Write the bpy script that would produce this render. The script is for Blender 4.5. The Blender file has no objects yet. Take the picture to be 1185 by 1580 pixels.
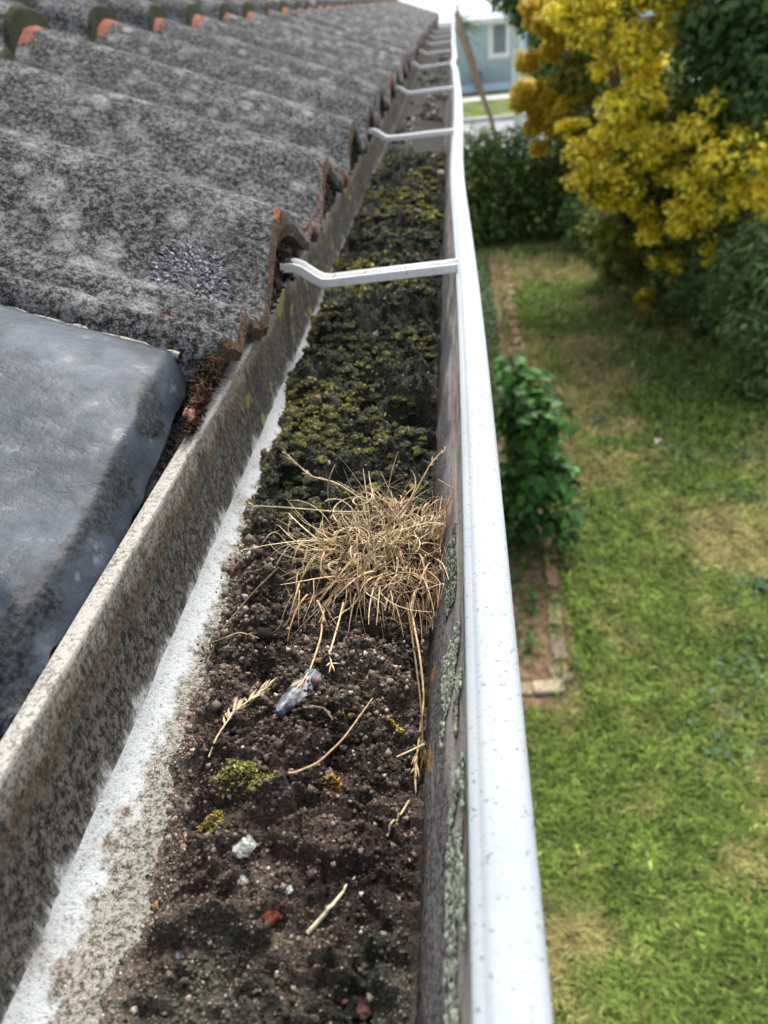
import bpy, math, random
import numpy as np
from mathutils import Matrix, Vector
random.seed(7); rng = np.random.default_rng(7)
sc = bpy.context.scene
COL = sc.collection
CZ = 2.8                      # camera height above the lawn; gutter work below is measured down from it

# ------------------------------------------------------------------ camera, sky, sun, exposure
PW, PH, FPX = 1185.0, 1580.0, 1150.0
def _basis(vp, roll):
    c = np.array([PW/2, PH/2])
    a = np.array([vp[0]-c[0], vp[1]-c[1], FPX]); a /= np.linalg.norm(a)
    b = np.array([vp[0]+1000-c[0], vp[1]-1000*math.tan(math.radians(roll))-c[1], FPX])
    n = np.cross(a, b); n /= np.linalg.norm(n)
    if n[1] > 0: n = -n
    return np.stack([np.cross(a, n), a, n])
RB = _basis((697, -4), 6)
cam = bpy.data.cameras.new('camera'); camo = bpy.data.objects.new('camera', cam); COL.objects.link(camo)
M = Matrix.Identity(4)
for i in range(3):
    M[i][0] = RB[i, 0]; M[i][1] = -RB[i, 1]; M[i][2] = -RB[i, 2]
M[2][3] = CZ
camo.matrix_world = M
cam.sensor_fit = 'VERTICAL'; cam.sensor_height = 36.0; cam.lens = FPX/PH*36.0
cam.clip_start = 0.01; cam.clip_end = 500
cam.dof.use_dof = True; cam.dof.focus_distance = 0.31; cam.dof.aperture_fstop = 13.0
sc.camera = camo
world = bpy.data.worlds.new('World'); sc.world = world; world.use_nodes = True
wn = world.node_tree
sky = wn.nodes.new('ShaderNodeTexSky'); sky.sky_type = 'NISHITA'; sky.sun_disc = False
SUN_EL, SUN_AZ = math.radians(53), math.radians(10)     # azimuth clockwise from +Y
sky.sun_elevation = SUN_EL; sky.sun_rotation = SUN_AZ
sky.air_density = 1.0; sky.dust_density = 4.0; sky.ozone_density = 1.0
hs = wn.nodes.new('ShaderNodeHueSaturation'); hs.inputs['Saturation'].default_value = 0.45
wn.links.new(sky.outputs[0], hs.inputs['Color'])
bg = wn.nodes['Background']; bg.inputs[1].default_value = 0.135
wn.links.new(hs.outputs[0], bg.inputs[0])
sl = bpy.data.lights.new('sun', 'SUN'); sl.energy = 1.5; sl.angle = math.radians(20); sl.color = (1, .97, .92)
so = bpy.data.objects.new('sun', sl); COL.objects.link(so)
sd = Vector((math.sin(SUN_AZ)*math.cos(SUN_EL), math.cos(SUN_AZ)*math.cos(SUN_EL), math.sin(SUN_EL)))
so.rotation_euler = sd.to_track_quat('Z', 'Y').to_euler(); so.location = (3, 2, 12)
sc.view_settings.view_transform = 'Standard'; sc.view_settings.look = 'None'
sc.view_settings.exposure = 1.42; sc.view_settings.gamma = 1.0
sc.render.engine = 'CYCLES'; sc.cycles.max_bounces = 6; sc.cycles.use_denoising = True

# ------------------------------------------------------------------ helpers
def ray(px, py):
    v = np.array([px-PW/2, py-PH/2, FPX]); return RB @ (v/np.linalg.norm(v))
def onz(px, py, z):                       # where the sight line of a photo point meets height z (below the camera)
    d = ray(px, py); return d*(z/d[2])
def at(px, py, D):
    d = ray(px, py); return d*D/d[1]
def sm(x, a, b):
    t = np.clip((np.asarray(x, float)-a)/(b-a), 0, 1); return t*t*(3-2*t)
def _h(ix, iy, iz, s):
    n = (ix*374761393 + iy*668265263 + iz*1274126177 + s*974711) & 0x7fffffff
    n = ((n ^ (n >> 13))*1274126177) & 0x7fffffff
    n = ((n ^ (n >> 15))*668265263) & 0x7fffffff
    return ((n ^ (n >> 12)) & 0xffff)/32767.5-1.0
def vn(x, y, z=0.0, s=0):
    x, y, z = np.broadcast_arrays(np.asarray(x, float), np.asarray(y, float), np.asarray(z, float))
    ix, iy, iz = (np.floor(a).astype(np.int64) for a in (x, y, z))
    fx, fy, fz = x-ix, y-iy, z-iz
    fx, fy, fz = (f*f*(3-2*f) for f in (fx, fy, fz))
    r = 0
    for a in (0, 1):
        for b in (0, 1):
            for c in (0, 1):
                r = r + _h(ix+a, iy+b, iz+c, s)*(fx if a else 1-fx)*(fy if b else 1-fy)*(fz if c else 1-fz)
    return r
def fbm(x, y, z=0.0, s=0, o=4, g=.5):
    r, a, k = 0, 1.0, 1.0
    for i in range(o):
        r = r+a*vn(np.asarray(x)*k, np.asarray(y)*k, np.asarray(z)*k, s+i*17); a *= g; k *= 2.03
    return r
def link(o, parent=None):
    COL.objects.link(o)
    if parent is not None: o.parent = parent
    return o
def tag(o, label=None, cat=None, group=None, kind=None):
    if label: o['label'] = label
    if cat: o['category'] = cat
    if group: o['group'] = group
    if kind: o['kind'] = kind
    return o
def empty(name, loc):
    o = bpy.data.objects.new(name, None); o.location = loc; o.empty_display_size = .05
    return link(o)
def mk(name, V, F, mat, parent=None, col=None, smooth=False, loc=None):
    """V in world metres; F an (n,k) array or a list of tuples; one linked mesh object."""
    V = np.asarray(V, float).reshape(-1, 3)
    if loc is None:
        loc = (0, 0, 0) if parent is not None else (float(V[:, 0].mean()), float(V[:, 1].mean()), float(V[:, 2].min()))
    off = np.array(parent.location if parent is not None else (0, 0, 0), float)
    p = parent
    if parent is not None and parent.parent is not None: off = off+np.array(parent.parent.location)
    loc = np.array(loc, float)
    me = bpy.data.meshes.new(name)
    L = V-off-loc
    if isinstance(F, np.ndarray):
        n, k = F.shape
        me.vertices.add(len(L)); me.vertices.foreach_set('co', L.astype(np.float32).ravel())
        me.loops.add(n*k); me.loops.foreach_set('vertex_index', F.astype(np.int32).ravel())
        me.polygons.add(n); me.polygons.foreach_set('loop_start', np.arange(0, n*k, k, dtype=np.int32))
        me.update(calc_edges=True); me.validate()
    else:
        me.from_pydata([tuple(v) for v in L], [], [tuple(f) for f in F]); me.update()
    if isinstance(smooth, np.ndarray):
        if len(smooth) == len(me.polygons): me.polygons.foreach_set('use_smooth', smooth.astype(bool))
    elif smooth: me.polygons.foreach_set('use_smooth', np.ones(len(me.polygons), bool))
    if col is not None:
        c = np.asarray(col, float).reshape(-1, 3); c4 = np.ones((len(V), 4), np.float32); c4[:, :3] = c
        a = me.color_attributes.new('col', 'FLOAT_COLOR', 'POINT'); a.data.foreach_set('color', c4.ravel())
    me.materials.append(mat)
    o = bpy.data.objects.new(name, me); o.location = loc
    return link(o, parent)
def grid_faces(nr, nc):
    i = np.arange(nr-1)[:, None]*nc+np.arange(nc-1)[None, :]
    return np.stack([i, i+1, i+nc+1, i+nc], -1).reshape(-1, 4)
def box(x0, x1, y0, y1, z0, z1):
    V = [(x, y, z) for z in (z0, z1) for y in (y0, y1) for x in (x0, x1)]
    F = [(0, 2, 3, 1), (4, 5, 7, 6), (0, 1, 5, 4), (2, 6, 7, 3), (0, 4, 6, 2), (1, 3, 7, 5)]
    return V, F
def join(parts):
    V, F = [], []
    for v, f in parts:
        b = len(V); V += [tuple(p) for p in v]; F += [tuple(i+b for i in q) for q in f]
    return V, F
def bevel(o, w, seg=2):
    m = o.modifiers.new('bevel', 'BEVEL'); m.width = w; m.segments = seg; m.limit_method = 'ANGLE'; return o
def tube(P, R, n=5, flat=1.0):
    P = np.asarray(P, float); R = np.broadcast_to(np.asarray(R, float), (len(P),))
    T = np.gradient(P, axis=0); T /= np.linalg.norm(T, axis=1)[:, None]+1e-12
    up = np.array([.31, .17, .93]); A = np.cross(T, up); A /= np.linalg.norm(A, axis=1)[:, None]+1e-12
    B = np.cross(T, A)
    an = np.arange(n)*2*math.pi/n
    V = P[:, None]+(A[:, None]*np.cos(an)[None, :, None]+B[:, None]*np.sin(an)[None, :, None]*flat)*R[:, None, None]
    m = len(P); i = np.arange(m-1)[:, None]*n; j = np.arange(n)[None, :]; k = (j+1) % n
    F = np.stack([i+j, i+k, i+n+k, i+n+j], -1).reshape(-1, 4)
    return V.reshape(-1, 3), F
def stack(items):
    V, F, b = [], [], 0
    for v, f in items: V.append(v); F.append(f+b); b += len(v)
    return np.concatenate(V), np.concatenate(F)
def ico(sub):
    import bmesh
    bm = bmesh.new(); bmesh.ops.create_icosphere(bm, subdivisions=sub, radius=1)
    V = np.array([v.co[:] for v in bm.verts]); F = np.array([[v.index for v in f.verts] for f in bm.faces]); bm.free()
    return V, F
ICO1, ICO2, ICO3 = ico(1), ico(2), ico(3)
OCT = (np.array([(1, 0, 0), (-1, 0, 0), (0, 1, 0), (0, -1, 0), (0, 0, 1), (0, 0, -1)], float),
       np.array([(0, 2, 4), (2, 1, 4), (1, 3, 4), (3, 0, 4), (2, 0, 5), (1, 2, 5), (3, 1, 5), (0, 3, 5)]))
def rand_rot(n):
    q = rng.normal(size=(n, 4)); q /= np.linalg.norm(q, axis=1)[:, None]; w, x, y, z = q.T
    return np.stack([np.stack([1-2*(y*y+z*z), 2*(x*y-w*z), 2*(x*z+w*y)], -1), np.stack([2*(x*y+w*z), 1-2*(x*x+z*z), 2*(y*z-w*x)], -1), np.stack([2*(x*z-w*y), 2*(y*z+w*x), 1-2*(x*x+y*y)], -1)], 1)
def grains(C, S, base=OCT, sq=(1, 1, 1), jit=.35, rot=True):
    """one irregular grain at each centre C with size S."""
    bv, bf = base; n, k = len(C), len(bv)
    L = bv[None]*np.array(sq)*(1+rng.uniform(-jit, jit, (n, k, 1)))
    if rot: L = np.einsum('nij,nkj->nki', rand_rot(n), L)
    V = C[:, None]+L*np.asarray(S).reshape(-1, 1, 1)
    F = bf[None]+(np.arange(n)*k)[:, None, None]
    return V.reshape(-1, 3), F.reshape(-1, bf.shape[1])
def rep(c, k): return np.repeat(np.asarray(c), k, axis=0)
def leaves(C, N, L, Wd, droop=.15):
    """pointed leaves, each folded along its rib: 2 quads sharing 6 points. C centres, N outward directions."""
    n = len(C); L = np.broadcast_to(L, (n,))[:, None]; Wd = np.broadcast_to(Wd, (n,))[:, None]
    N = N+rng.normal(size=(n, 3))*.55+np.array([0, 0, .75]); N /= np.linalg.norm(N, axis=1)[:, None]+1e-9
    T = np.cross(N, rng.normal(size=(n, 3))); T /= np.linalg.norm(T, axis=1)[:, None]+1e-9
    B = np.cross(N, T); dz = np.array([0, 0, -1.])*droop
    P = np.stack([C-T*L*.5, C-T*L*.08+B*Wd*.5+N*Wd*.12, C+T*L*.22+B*Wd*.42+N*Wd*.1+dz*L*.3, C+T*L*.5+dz*L,
                  C+T*L*.22-B*Wd*.42+N*Wd*.1+dz*L*.3, C-T*L*.08-B*Wd*.5+N*Wd*.12], 1)
    F = np.array([[0, 1, 2, 3], [0, 3, 4, 5]])[None]+(np.arange(n)*6)[:, None, None]
    return P.reshape(-1, 3), F.reshape(-1, 4)

# ------------------------------------------------------------------ materials
class Mt:
    def __init__(s, name):
        s.m = bpy.data.materials.new(name); s.m.use_nodes = True; s.t = s.m.node_tree
        s.b = s.t.nodes['Principled BSDF']; s.P = s.t.nodes.new('ShaderNodeNewGeometry').outputs['Position']
    def n(s, ty): return s.t.nodes.new(ty)
    def put(s, sock, v):
        if hasattr(v, 'is_output'): s.t.links.new(v, sock)
        else:
            if isinstance(v, (tuple, list)) and len(v) == 3 and sock.type == 'RGBA': v = (*v, 1)
            sock.default_value = v
    def noise(s, sc_, det=3, rough=.55, stretch=None, dist=0):
        v = s.P
        if stretch:
            mp = s.n('ShaderNodeMapping'); s.put(mp.inputs['Vector'], v); mp.inputs['Scale'].default_value = stretch; v = mp.outputs[0]
        k = s.n('ShaderNodeTexNoise'); s.put(k.inputs['Vector'], v); k.inputs['Scale'].default_value = sc_
        k.inputs['Detail'].default_value = det; k.inputs['Roughness'].default_value = rough; k.inputs['Distortion'].default_value = dist
        return k.outputs[0]
    def vor(s, sc_, feat='F1'):
        k = s.n('ShaderNodeTexVoronoi'); s.put(k.inputs['Vector'], s.P); k.feature = feat; k.inputs['Scale'].default_value = sc_
        return k.outputs[0]
    def ramp(s, f, a, b, lo=0., hi=1.):
        k = s.n('ShaderNodeMapRange'); k.clamp = True; k.interpolation_type = 'SMOOTHSTEP'
        for i, v in enumerate((f, a, b, lo, hi)): s.put(k.inputs[i], v)
        return k.outputs[0]
    def mix(s, f, a, b, mode='MIX'):
        k = s.n('ShaderNodeMix'); k.data_type = 'RGBA'; k.blend_type = mode
        s.put(k.inputs[0], f); s.put(k.inputs[6], a); s.put(k.inputs[7], b); return k.outputs[2]
    def ma(s, op, a, b=0.):
        k = s.n('ShaderNodeMath'); k.operation = op; s.put(k.inputs[0], a); s.put(k.inputs[1], b); return k.outputs[0]
    def attr(s, nm='col'):
        k = s.n('ShaderNodeAttribute'); k.attribute_name = nm; return k.outputs['Color']
    def sep(s, v):
        k = s.n('ShaderNodeSeparateXYZ'); s.put(k.inputs[0], v); return k.outputs
    def bump(s, h, dist, strength=1.):
        k = s.n('ShaderNodeBump'); s.put(k.inputs['Height'], h); k.inputs['Distance'].default_value = dist; k.inputs['Strength'].default_value = strength
        s.t.links.new(k.outputs[0], s.b.inputs['Normal'])
    def fin(s, color, rough=.8, spec=.3, metal=0.):
        s.put(s.b.inputs['Base Color'], color); s.put(s.b.inputs['Roughness'], rough)
        s.b.inputs['Specular IOR Level'].default_value = spec; s.put(s.b.inputs['Metallic'], metal); return s.m

def m_attr(name, scale, amt=.5, rough=.85, spec=.25, bumpd=0, trans=0):
    k = Mt(name); c = k.attr(); f = k.noise(scale, 4, .65)
    col = k.mix(1., c, k.mix(k.ramp(f, .3, .7), (1-amt,)*3, (1+amt,)*3), 'MULTIPLY')
    if bumpd: k.bump(f, bumpd)
    k.fin(col, rough, spec)
    if trans:
        tr = k.n('ShaderNodeBsdfTranslucent'); k.put(tr.inputs[0], col); ms = k.n('ShaderNodeMixShader'); ms.inputs[0].default_value = trans
        out = k.t.nodes['Material Output']; k.t.links.new(k.b.outputs[0], ms.inputs[1]); k.t.links.new(tr.outputs[0], ms.inputs[2]); k.t.links.new(ms.outputs[0], out.inputs[0])
    return k.m
def m_plain(name, c, rough=.6, spec=.4, scale=20, amt=.12, bumpd=0, metal=0.):
    k = Mt(name); f = k.noise(scale, 4, .6)
    col = k.mix(k.ramp(f, .3, .7), tuple(x*(1-amt) for x in c), tuple(x*(1+amt) for x in c))
    if bumpd: k.bump(f, bumpd)
    return k.fin(col, rough, spec, metal)

def m_tile():
    k = Mt('lichened_tile'); a = k.sep(k.attr())
    f1, f2, f3, f4 = k.noise(250, 4, .75), k.noise(800, 3, .75), k.noise(38, 5, .65), k.noise(9, 3)
    sp = k.ma('ADD', k.ma('MULTIPLY', f1, .55), k.ma('MULTIPLY', f2, .45))
    g = k.mix(k.ramp(sp, .44, .60), (.007, .007, .007), (.185, .185, .182))
    g = k.mix(k.ramp(f3, .47, .62, 0, .7), g, k.mix(k.ramp(sp, .40, .56), (.018, .018, .018), (.29, .29, .285)))
    g = k.mix(k.ramp(f4, .42, .7, 0, .45), g, k.mix(k.ramp(sp, .46, .6), (.02, .02, .019), (.2, .2, .195)))
    vs = k.ma('ADD', k.vor(34), k.ma('MULTIPLY', k.ma('SUBTRACT', f1, .5), .55)); pt = k.ma('MULTIPLY', k.ramp(vs, .36, .20), k.ramp(k.noise(11, 3), .46, .56))
    g = k.mix(k.ma('MULTIPLY', pt, .8), g, k.mix(k.ramp(sp, .38, .58), (.06, .06, .057), (.38, .38, .365)))
    g = k.mix(k.ramp(k.noise(5, 4, .6, (3., 1, 1)), .52, .68, 0, .55), g, k.mix(k.ramp(sp, .44, .6), (.010, .010, .010), (.15, .15, .145)))
    terra = k.mix(k.ramp(f2, .35, .65), (.20, .062, .038), (.36, .15, .10))
    w = k.ramp(k.ma('ADD', a[0], k.ma('MULTIPLY', k.ma('SUBTRACT', f1, .5), 1.3)), .45, .6)
    c = k.mix(w, g, terra)
    dirt = k.mix(k.ramp(f2, .4, .62), (.018, .013, .010), (.11, .085, .06))
    dirt = k.mix(k.ramp(f1, .5, .64), dirt, k.mix(.5, (.24, .07, .04), (.2, .12, .08)))
    e = k.ramp(k.ma('ADD', a[1], k.ma('MULTIPLY', k.ma('SUBTRACT', f1, .5), .8)), .45, .6)
    c = k.mix(e, c, dirt)
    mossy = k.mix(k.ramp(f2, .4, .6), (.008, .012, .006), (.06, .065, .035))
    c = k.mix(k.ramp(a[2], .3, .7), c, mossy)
    k.bump(sp, .004, 1.)
    return k.fin(c, .95, .15)
def m_back():
    k = Mt('grimy_gutter_back'); z = k.ma('SUBTRACT', k.sep(k.P)[2], CZ); y = k.sep(k.P)[1]
    st = k.noise(70, 7, .72, (1, 1, .2)); sp = k.noise(520, 4, .75); big = k.noise(26, 4, .6); fine = k.noise(430, 6, .8, (1, 1, .7))
    beige = k.mix(k.ramp(sp, .38, .62), (.075, .066, .05), (.235, .218, .178))
    grime = k.mix(k.ramp(fine, .42, .6), (.009, .008, .007), (.125, .117, .098))
    brown = k.mix(k.ramp(sp, .35, .65), (.028, .021, .014), (.125, .098, .068))
    h = k.ma('ADD', z, k.ma('MULTIPLY', k.ma('SUBTRACT', st, .5), .022))
    c = k.mix(k.ramp(h, -.1825, -.1765), brown, beige)
    c = k.mix(k.ramp(h, -.1935, -.1835), grime, c)
    c = k.mix(k.ramp(k.ma('ADD', big, k.ma('MULTIPLY', k.ma('SUBTRACT', fine, .5), .5)), .60, .72, 0, .6), c, k.mix(k.ramp(sp, .4, .6), (.07, .066, .05), (.25, .24, .21)))
    c = k.mix(k.ramp(k.ma('ADD', z, k.ma('ADD', k.ma('MULTIPLY', k.ma('SUBTRACT', fine, .5), .020), k.ma('MULTIPLY', k.ma('SUBTRACT', st, .5), .045))), -.2225, -.2150), k.mix(k.ramp(sp, .36, .54), (.17, .17, .155), (.40, .42, .42)), c)
    c = k.mix(k.ramp(z, -.1716, -.1704), c, k.mix(k.ramp(k.ma('ADD', sp, k.ma('MULTIPLY', k.ma('SUBTRACT', big, .5), .5)), .36, .56), (.15, .135, .11), (.36, .345, .31)))
    mo = k.ma('MULTIPLY', k.ramp(k.ma('ADD', k.noise(210, 4, .6, (1, 1, .07)), k.ma('MULTIPLY', k.ma('SUBTRACT', big, .5), .7)), .52, .64), k.ramp(z, -.1735, -.1765))
    c = k.mix(k.ma('MULTIPLY', mo, .85), c, k.mix(k.ramp(sp, .4, .62), (.007, .007, .006), (.07, .066, .056)))
    yl = k.ma('MULTIPLY', k.ramp(k.noise(55, 3), .6, .68), k.ramp(y, .35, .45))
    c = k.mix(yl, c, (.22, .20, .035))
    k.bump(k.ma('ADD', sp, fine), .0007, .6)
    return k.fin(c, .9, .2)
def m_floor():
    k = Mt('gritty_gutter_floor'); s3 = k.sep(k.P); x, y = s3[0], s3[1]
    sp, sp2, big, nb = k.noise(420, 5, .75), k.noise(900, 3, .7), k.noise(45, 4, .6), k.noise(120, 4, .65)
    s_ = k.ma('ADD', k.ma('MULTIPLY', sp, .6), k.ma('MULTIPLY', sp2, .4))
    grit = k.mix(k.ramp(s_, .40, .58), (.05, .044, .036), (.33, .315, .27))
    grit = k.mix(k.ramp(big, .52, .68, 0, .7), grit, k.mix(k.ramp(s_, .42, .6), (.07, .05, .04), (.33, .26, .21)))
    edge = k.ma('ADD', x, k.ma('MULTIPLY', k.ma('ADD', k.ma('MULTIPLY', k.ma('SUBTRACT', nb, .5), 1.3), k.ma('MULTIPLY', k.ma('SUBTRACT', big, .5), .9)), .022))
    white = k.mix(k.ramp(s_, .34, .50), (.20, .205, .19), (.43, .45, .45))
    white = k.mix(k.ramp(big, .5, .75, 0, .6), white, grit)
    c = k.mix(k.ramp(edge, -.1245, -.1180), white, grit)
    far = k.mix(k.ramp(s_, .4, .6), (.016, .0155, .015), (.060, .058, .054))
    c = k.mix(k.ramp(y, .55, .8), c, far)
    k.bump(s_, .0016, .9)
    return k.fin(c, .95, .08)
def m_front():
    k = Mt('stained_gutter_front'); s3 = k.sep(k.P); z = k.ma('SUBTRACT', s3[2], CZ)
    st = k.noise(150, 5, .7, (1, .16, 1)); sp = k.noise(500, 4, .75); big = k.noise(30, 4, .6, (1, .5, 1))
    dark = k.mix(k.ramp(sp, .38, .64), (.035, .031, .031), (.20, .185, .18))
    dark = k.mix(k.ramp(st, .54, .68, 0, .8), dark, (.25, .225, .20))
    tan = k.mix(k.ramp(st, .35, .65), (.22, .19, .165), (.46, .41, .365))
    h = k.ma('ADD', z, k.ma('MULTIPLY', k.ma('SUBTRACT', big, .5), .06))
    c = k.mix(k.ramp(h, -.205, -.190), dark, tan)
    gl = k.mix(k.ramp(sp, .4, .6), (.13, .15, .10), (.36, .39, .30))
    c = k.mix(k.ramp(k.ma('ADD', k.noise(60, 5, .7), k.ma('MULTIPLY', k.ma('ADD', z, .19), 6.)), .60, .66), c, gl)
    c = k.mix(k.ramp(k.noise(75, 4, .6), .655, .69), c, (.36, .20, .03))
    k.bump(k.ma('ADD', sp, st), .0012, .8)
    return k.fin(c, .85, .25)
def m_lip():
    k = Mt('white_enamel'); f = k.noise(900, 2); d = k.noise(620, 3, .6); b = k.noise(14, 4)
    c = k.mix(k.ramp(b, .35, .7), (.275, .305, .32), (.315, .345, .355))
    c = k.mix(k.ramp(d, .60, .68, 0, .85), c, (.13, .13, .127))
    c = k.mix(k.ramp(k.noise(160, 4, .7), .64, .72, 0, .35), c, (.5, .49, .44))
    c = k.mix(k.ramp(k.noise(700, 3, .7), .57, .68, 0, .5), c, (.28, .29, .29))
    c = k.mix(k.ramp(k.noise(30, 5, .7, (2.5, .35, 1)), .56, .72, 0, .35), c, (.30, .295, .27))
    c = k.mix(k.ramp(k.noise(55, 6, .75, (.25, 3., 1)), .58, .74, 0, .4), c, (.19, .175, .14))
    k.bump(f, .0002, .5); return k.fin(c, .55, .25)
def m_strap():
    k = Mt('grubby_white_enamel'); f = k.noise(120, 4, .7); d = k.noise(420, 3, .6)
    c = k.mix(k.ramp(f, .58, .74, 0, .7), (.70, .70, .68), (.36, .31, .24))
    c = k.mix(k.ramp(d, .66, .72), c, (.10, .08, .06)); c = k.mix(k.ramp(k.noise(45, 5, .7), .62, .72, 0, .7), c, (.25, .13, .06)); k.bump(d, .0004, .6); return k.fin(c, .5, .4)
def m_lead():
    k = Mt('weathered_lead_sheet'); a = k.sep(k.attr()); f, g, q = k.noise(16, 5, .6, None, .6), k.noise(70, 5, .65), k.noise(420, 3, .6)
    c = k.mix(k.ramp(f, .35, .68), (.022, .029, .039), (.056, .070, .088))
    c = k.mix(k.ramp(g, .60, .70, 0, .55), c, (.028, .034, .042))
    c = k.mix(k.ramp(g, .40, .30, 0, .4), c, (.17, .19, .22))
    s_ = k.ramp(k.ma('ADD', a[0], k.ma('MULTIPLY', k.ma('SUBTRACT', g, .5), 1.3)), .25, .75)
    c = k.mix(s_, c, k.mix(k.ramp(q, .35, .65), (.004, .0045, .0055), (.026, .030, .036)))  # dark smears, and the near drop's shade carried in the colour
    k.bump(k.ma('ADD', k.ma('MULTIPLY', g, 1.), k.ma('MULTIPLY', q, .12)), .0018, .6)
    return k.fin(c, k.ramp(g, .3, .7, .38, .56), .14, 0.)
def m_lawn():
    k = Mt('lawn_turf'); f, g, h = k.noise(1.6, 5, .6), k.noise(9, 5, .7), k.noise(60, 3, .7)
    c = k.mix(k.ramp(h, .35, .65), (.045, .085, .012), (.11, .165, .028))
    c = k.mix(k.ramp(f, .46, .64, 0, .75), c, (.24, .22, .08))
    c = k.mix(k.ramp(g, .6, .75, 0, .7), c, (.26, .21, .11)); k.bump(h, .03); return k.fin(c, .95, .15)
TILE, BACK, FLOOR, FRONT, LIP, STRAP, LEAD, LAWN = m_tile(), m_back(), m_floor(), m_front(), m_lip(), m_strap(), m_lead(), m_lawn()
SOILM = m_attr('damp_soil', 900, .7, .95, .15, .0012)
GRAIN = m_attr('soil_grain', 1400, .45, .95, .15)
MOSSM = m_attr('cushion_moss', 1100, .75, .95, .12, .0016)
STRAW = m_attr('dry_straw', 500, .28, .7, .25, 0, .2)
LICH = m_attr('grey_lichen', 1200, .4, .95, .1, .0006)
LEAF = m_attr('leaf', 30, .25, .55, .35, 0, .42)
GRASS = m_attr('grass_blade', 12, .25, .6, .25, 0, .30)
BARK = m_plain('bark', (.16, .12, .085), .9, .2, 60, .4, .01)
SOILBED = m_plain('bed_earth', (.15, .10, .06), .95, .15, 25, .45, .02)
BRICKM = m_attr('old_brick', 40, .35, .9, .2, .004)
FASCIAM = m_plain('brown_painted_timber', (.16, .115, .085), .6, .35, 40, .25, .001)
MORTAR = m_attr('crumbled_mortar', 420, .75, .97, .1, .003)

# ------------------------------------------------------------------ tiled roof
XE, ZV, SL = -.124, -.161, .35
PER, C0 = .232, .55
def rollp(Y, seed=0):
    d = (Y-C0+PER/2) % PER-PER/2
    k = np.floor((Y-C0+PER/2)/PER)
    a = .044+.003*vn(k*3.7, seed+.5)
    main = a*np.where(np.abs(d) < .098, .5*(1+np.cos(np.pi*d/.098)), 0)**.8
    d2 = d-.106+PER*(d < -.05)
    minor = .012*np.where(np.abs(d2) < .036, .5*(1+np.cos(np.pi*d2/.036)), 0)
    return np.maximum(main, minor)+.0045*sm(d, -.104, -.099)
def course_mesh(k):
    Yl = [-.35]
    while Yl[-1] < 8.4: Yl.append(Yl[-1]+.004*max(1, abs(Yl[-1])/.9))
    Y = np.array(Yl)
    xf = XE-.37*k+.0016*fbm(Y*28, k*9.1, 0, 3)+.0025*vn(np.floor((Y-.45)/PER)*2.3, k*1.7, 0, 5)
    lift = .020 if k else 0.
    th = .0125+.004*rollp(Y)/.03
    top0 = (.35 if True else 0)
    def zt(X): return ZV+SL*(-(X-XE))+lift*(1-sm(-(X-XE)-.37*k, .05, .36)*.9)
    rows = []; tags = []
    prof = rollp(Y, k*11)
    if k:
        dd = (Y-C0+PER/2) % PER-PER/2; prof = np.maximum(.046*np.sqrt(np.clip(1-(np.abs(dd)/.062)**2.4, 0, 1)), .4*prof)
    if k == 0:
        under = 1-sm(Y, .345, .385)                    # the tiles under the flashing, pressed flat
        prof = prof*(1-under)-.024*under; xf = xf-.020*under
    if k: th = .010+prof*.93
    rows.append((xf-.045, zt(xf-.045)+prof*.8-th*1.0)); tags.append('u')
    rows.append((xf-.002, zt(xf)+prof-th+.001*vn(Y*60, 1, 0, 4))); tags.append('b')
    rows.append((xf+.0005, zt(xf)+prof-th*.55)); tags.append('f')
    rows.append((xf-.0008, zt(xf)+prof-.0022)); tags.append('f')
    pk = prof
    rows.append((xf-.0035, zt(xf-.0035)+pk)); tags.append('e')
    n = 34 if k == 0 else 22
    for t in np.linspace(0, 1, n)[1:]**1.25:
        X = xf-.0035-t*.392; rows.append((X, zt(X)+prof)); tags.append('t')
    V = np.zeros((len(rows), len(Y), 3)); col = np.zeros_like(V)
    for i, (X, Z) in enumerate(rows):
        V[i, :, 0] = X; V[i, :, 1] = Y+.0015*vn(X*20, Y*9, 0, 8)
        rough = 0 if tags[i] in 'ub' else .0013*fbm(X*120, Y*120, 0, 21, 3)
        V[i, :, 2] = Z+rough+CZ
        u = -(X-XE)-.37*k; d = (Y-C0+PER/2) % PER-PER/2
        w = np.zeros(len(Y))
        if tags[i] in 'fe': w = .02+.62*vn(Y*22, k, 0, 31)
        if k == 0 and tags[i] in 'bf': col[i, :, 1] = .50+.35*vn(Y*31, k, 0, 7)-.3*w
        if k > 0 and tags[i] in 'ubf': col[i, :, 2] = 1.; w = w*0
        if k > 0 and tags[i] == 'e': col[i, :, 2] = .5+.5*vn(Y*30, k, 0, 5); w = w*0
        # bare terracotta where the course above has kept the lichen off, and at two worn joints near the flashing
        w = np.maximum(w, 1.1*sm(u, .348, .360)*sm(np.abs(d+.012), .046, .026)*(u < .395)*(.75+.35*vn(np.floor((Y-C0)/PER+.5)*1.9, k, 0, 8))) if k < 3 else w
        if k == 0:
            w = np.maximum(w, .95*np.exp(-((Y-.405-.012*vn(X*60, 0, 0, 2))/.005)**2)*(sm(u, .01, .022)*sm(u, .052, .040)+sm(u, .075, .085)*sm(u, .105, .095)))
        col[i, :, 0] = w
        if k == 0: col[i, :, 2] = np.maximum(col[i, :, 2], .9*sm(u, .362, .372)*sm(np.abs(d), .05, .075))
    F = grid_faces(len(rows), len(Y))
    smo = np.repeat(np.array([t in 'et' for t in tags[1:]]), len(Y)-1)
    return V.reshape(-1, 3), F[:, ::-1].copy(), col.reshape(-1, 3), smo
roof = empty('tiled_roof', (XE, 4, CZ+ZV))
tag(roof, 'grey lichen covered terracotta roof with wavy rolled tiles above the gutter', 'roof')
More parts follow.
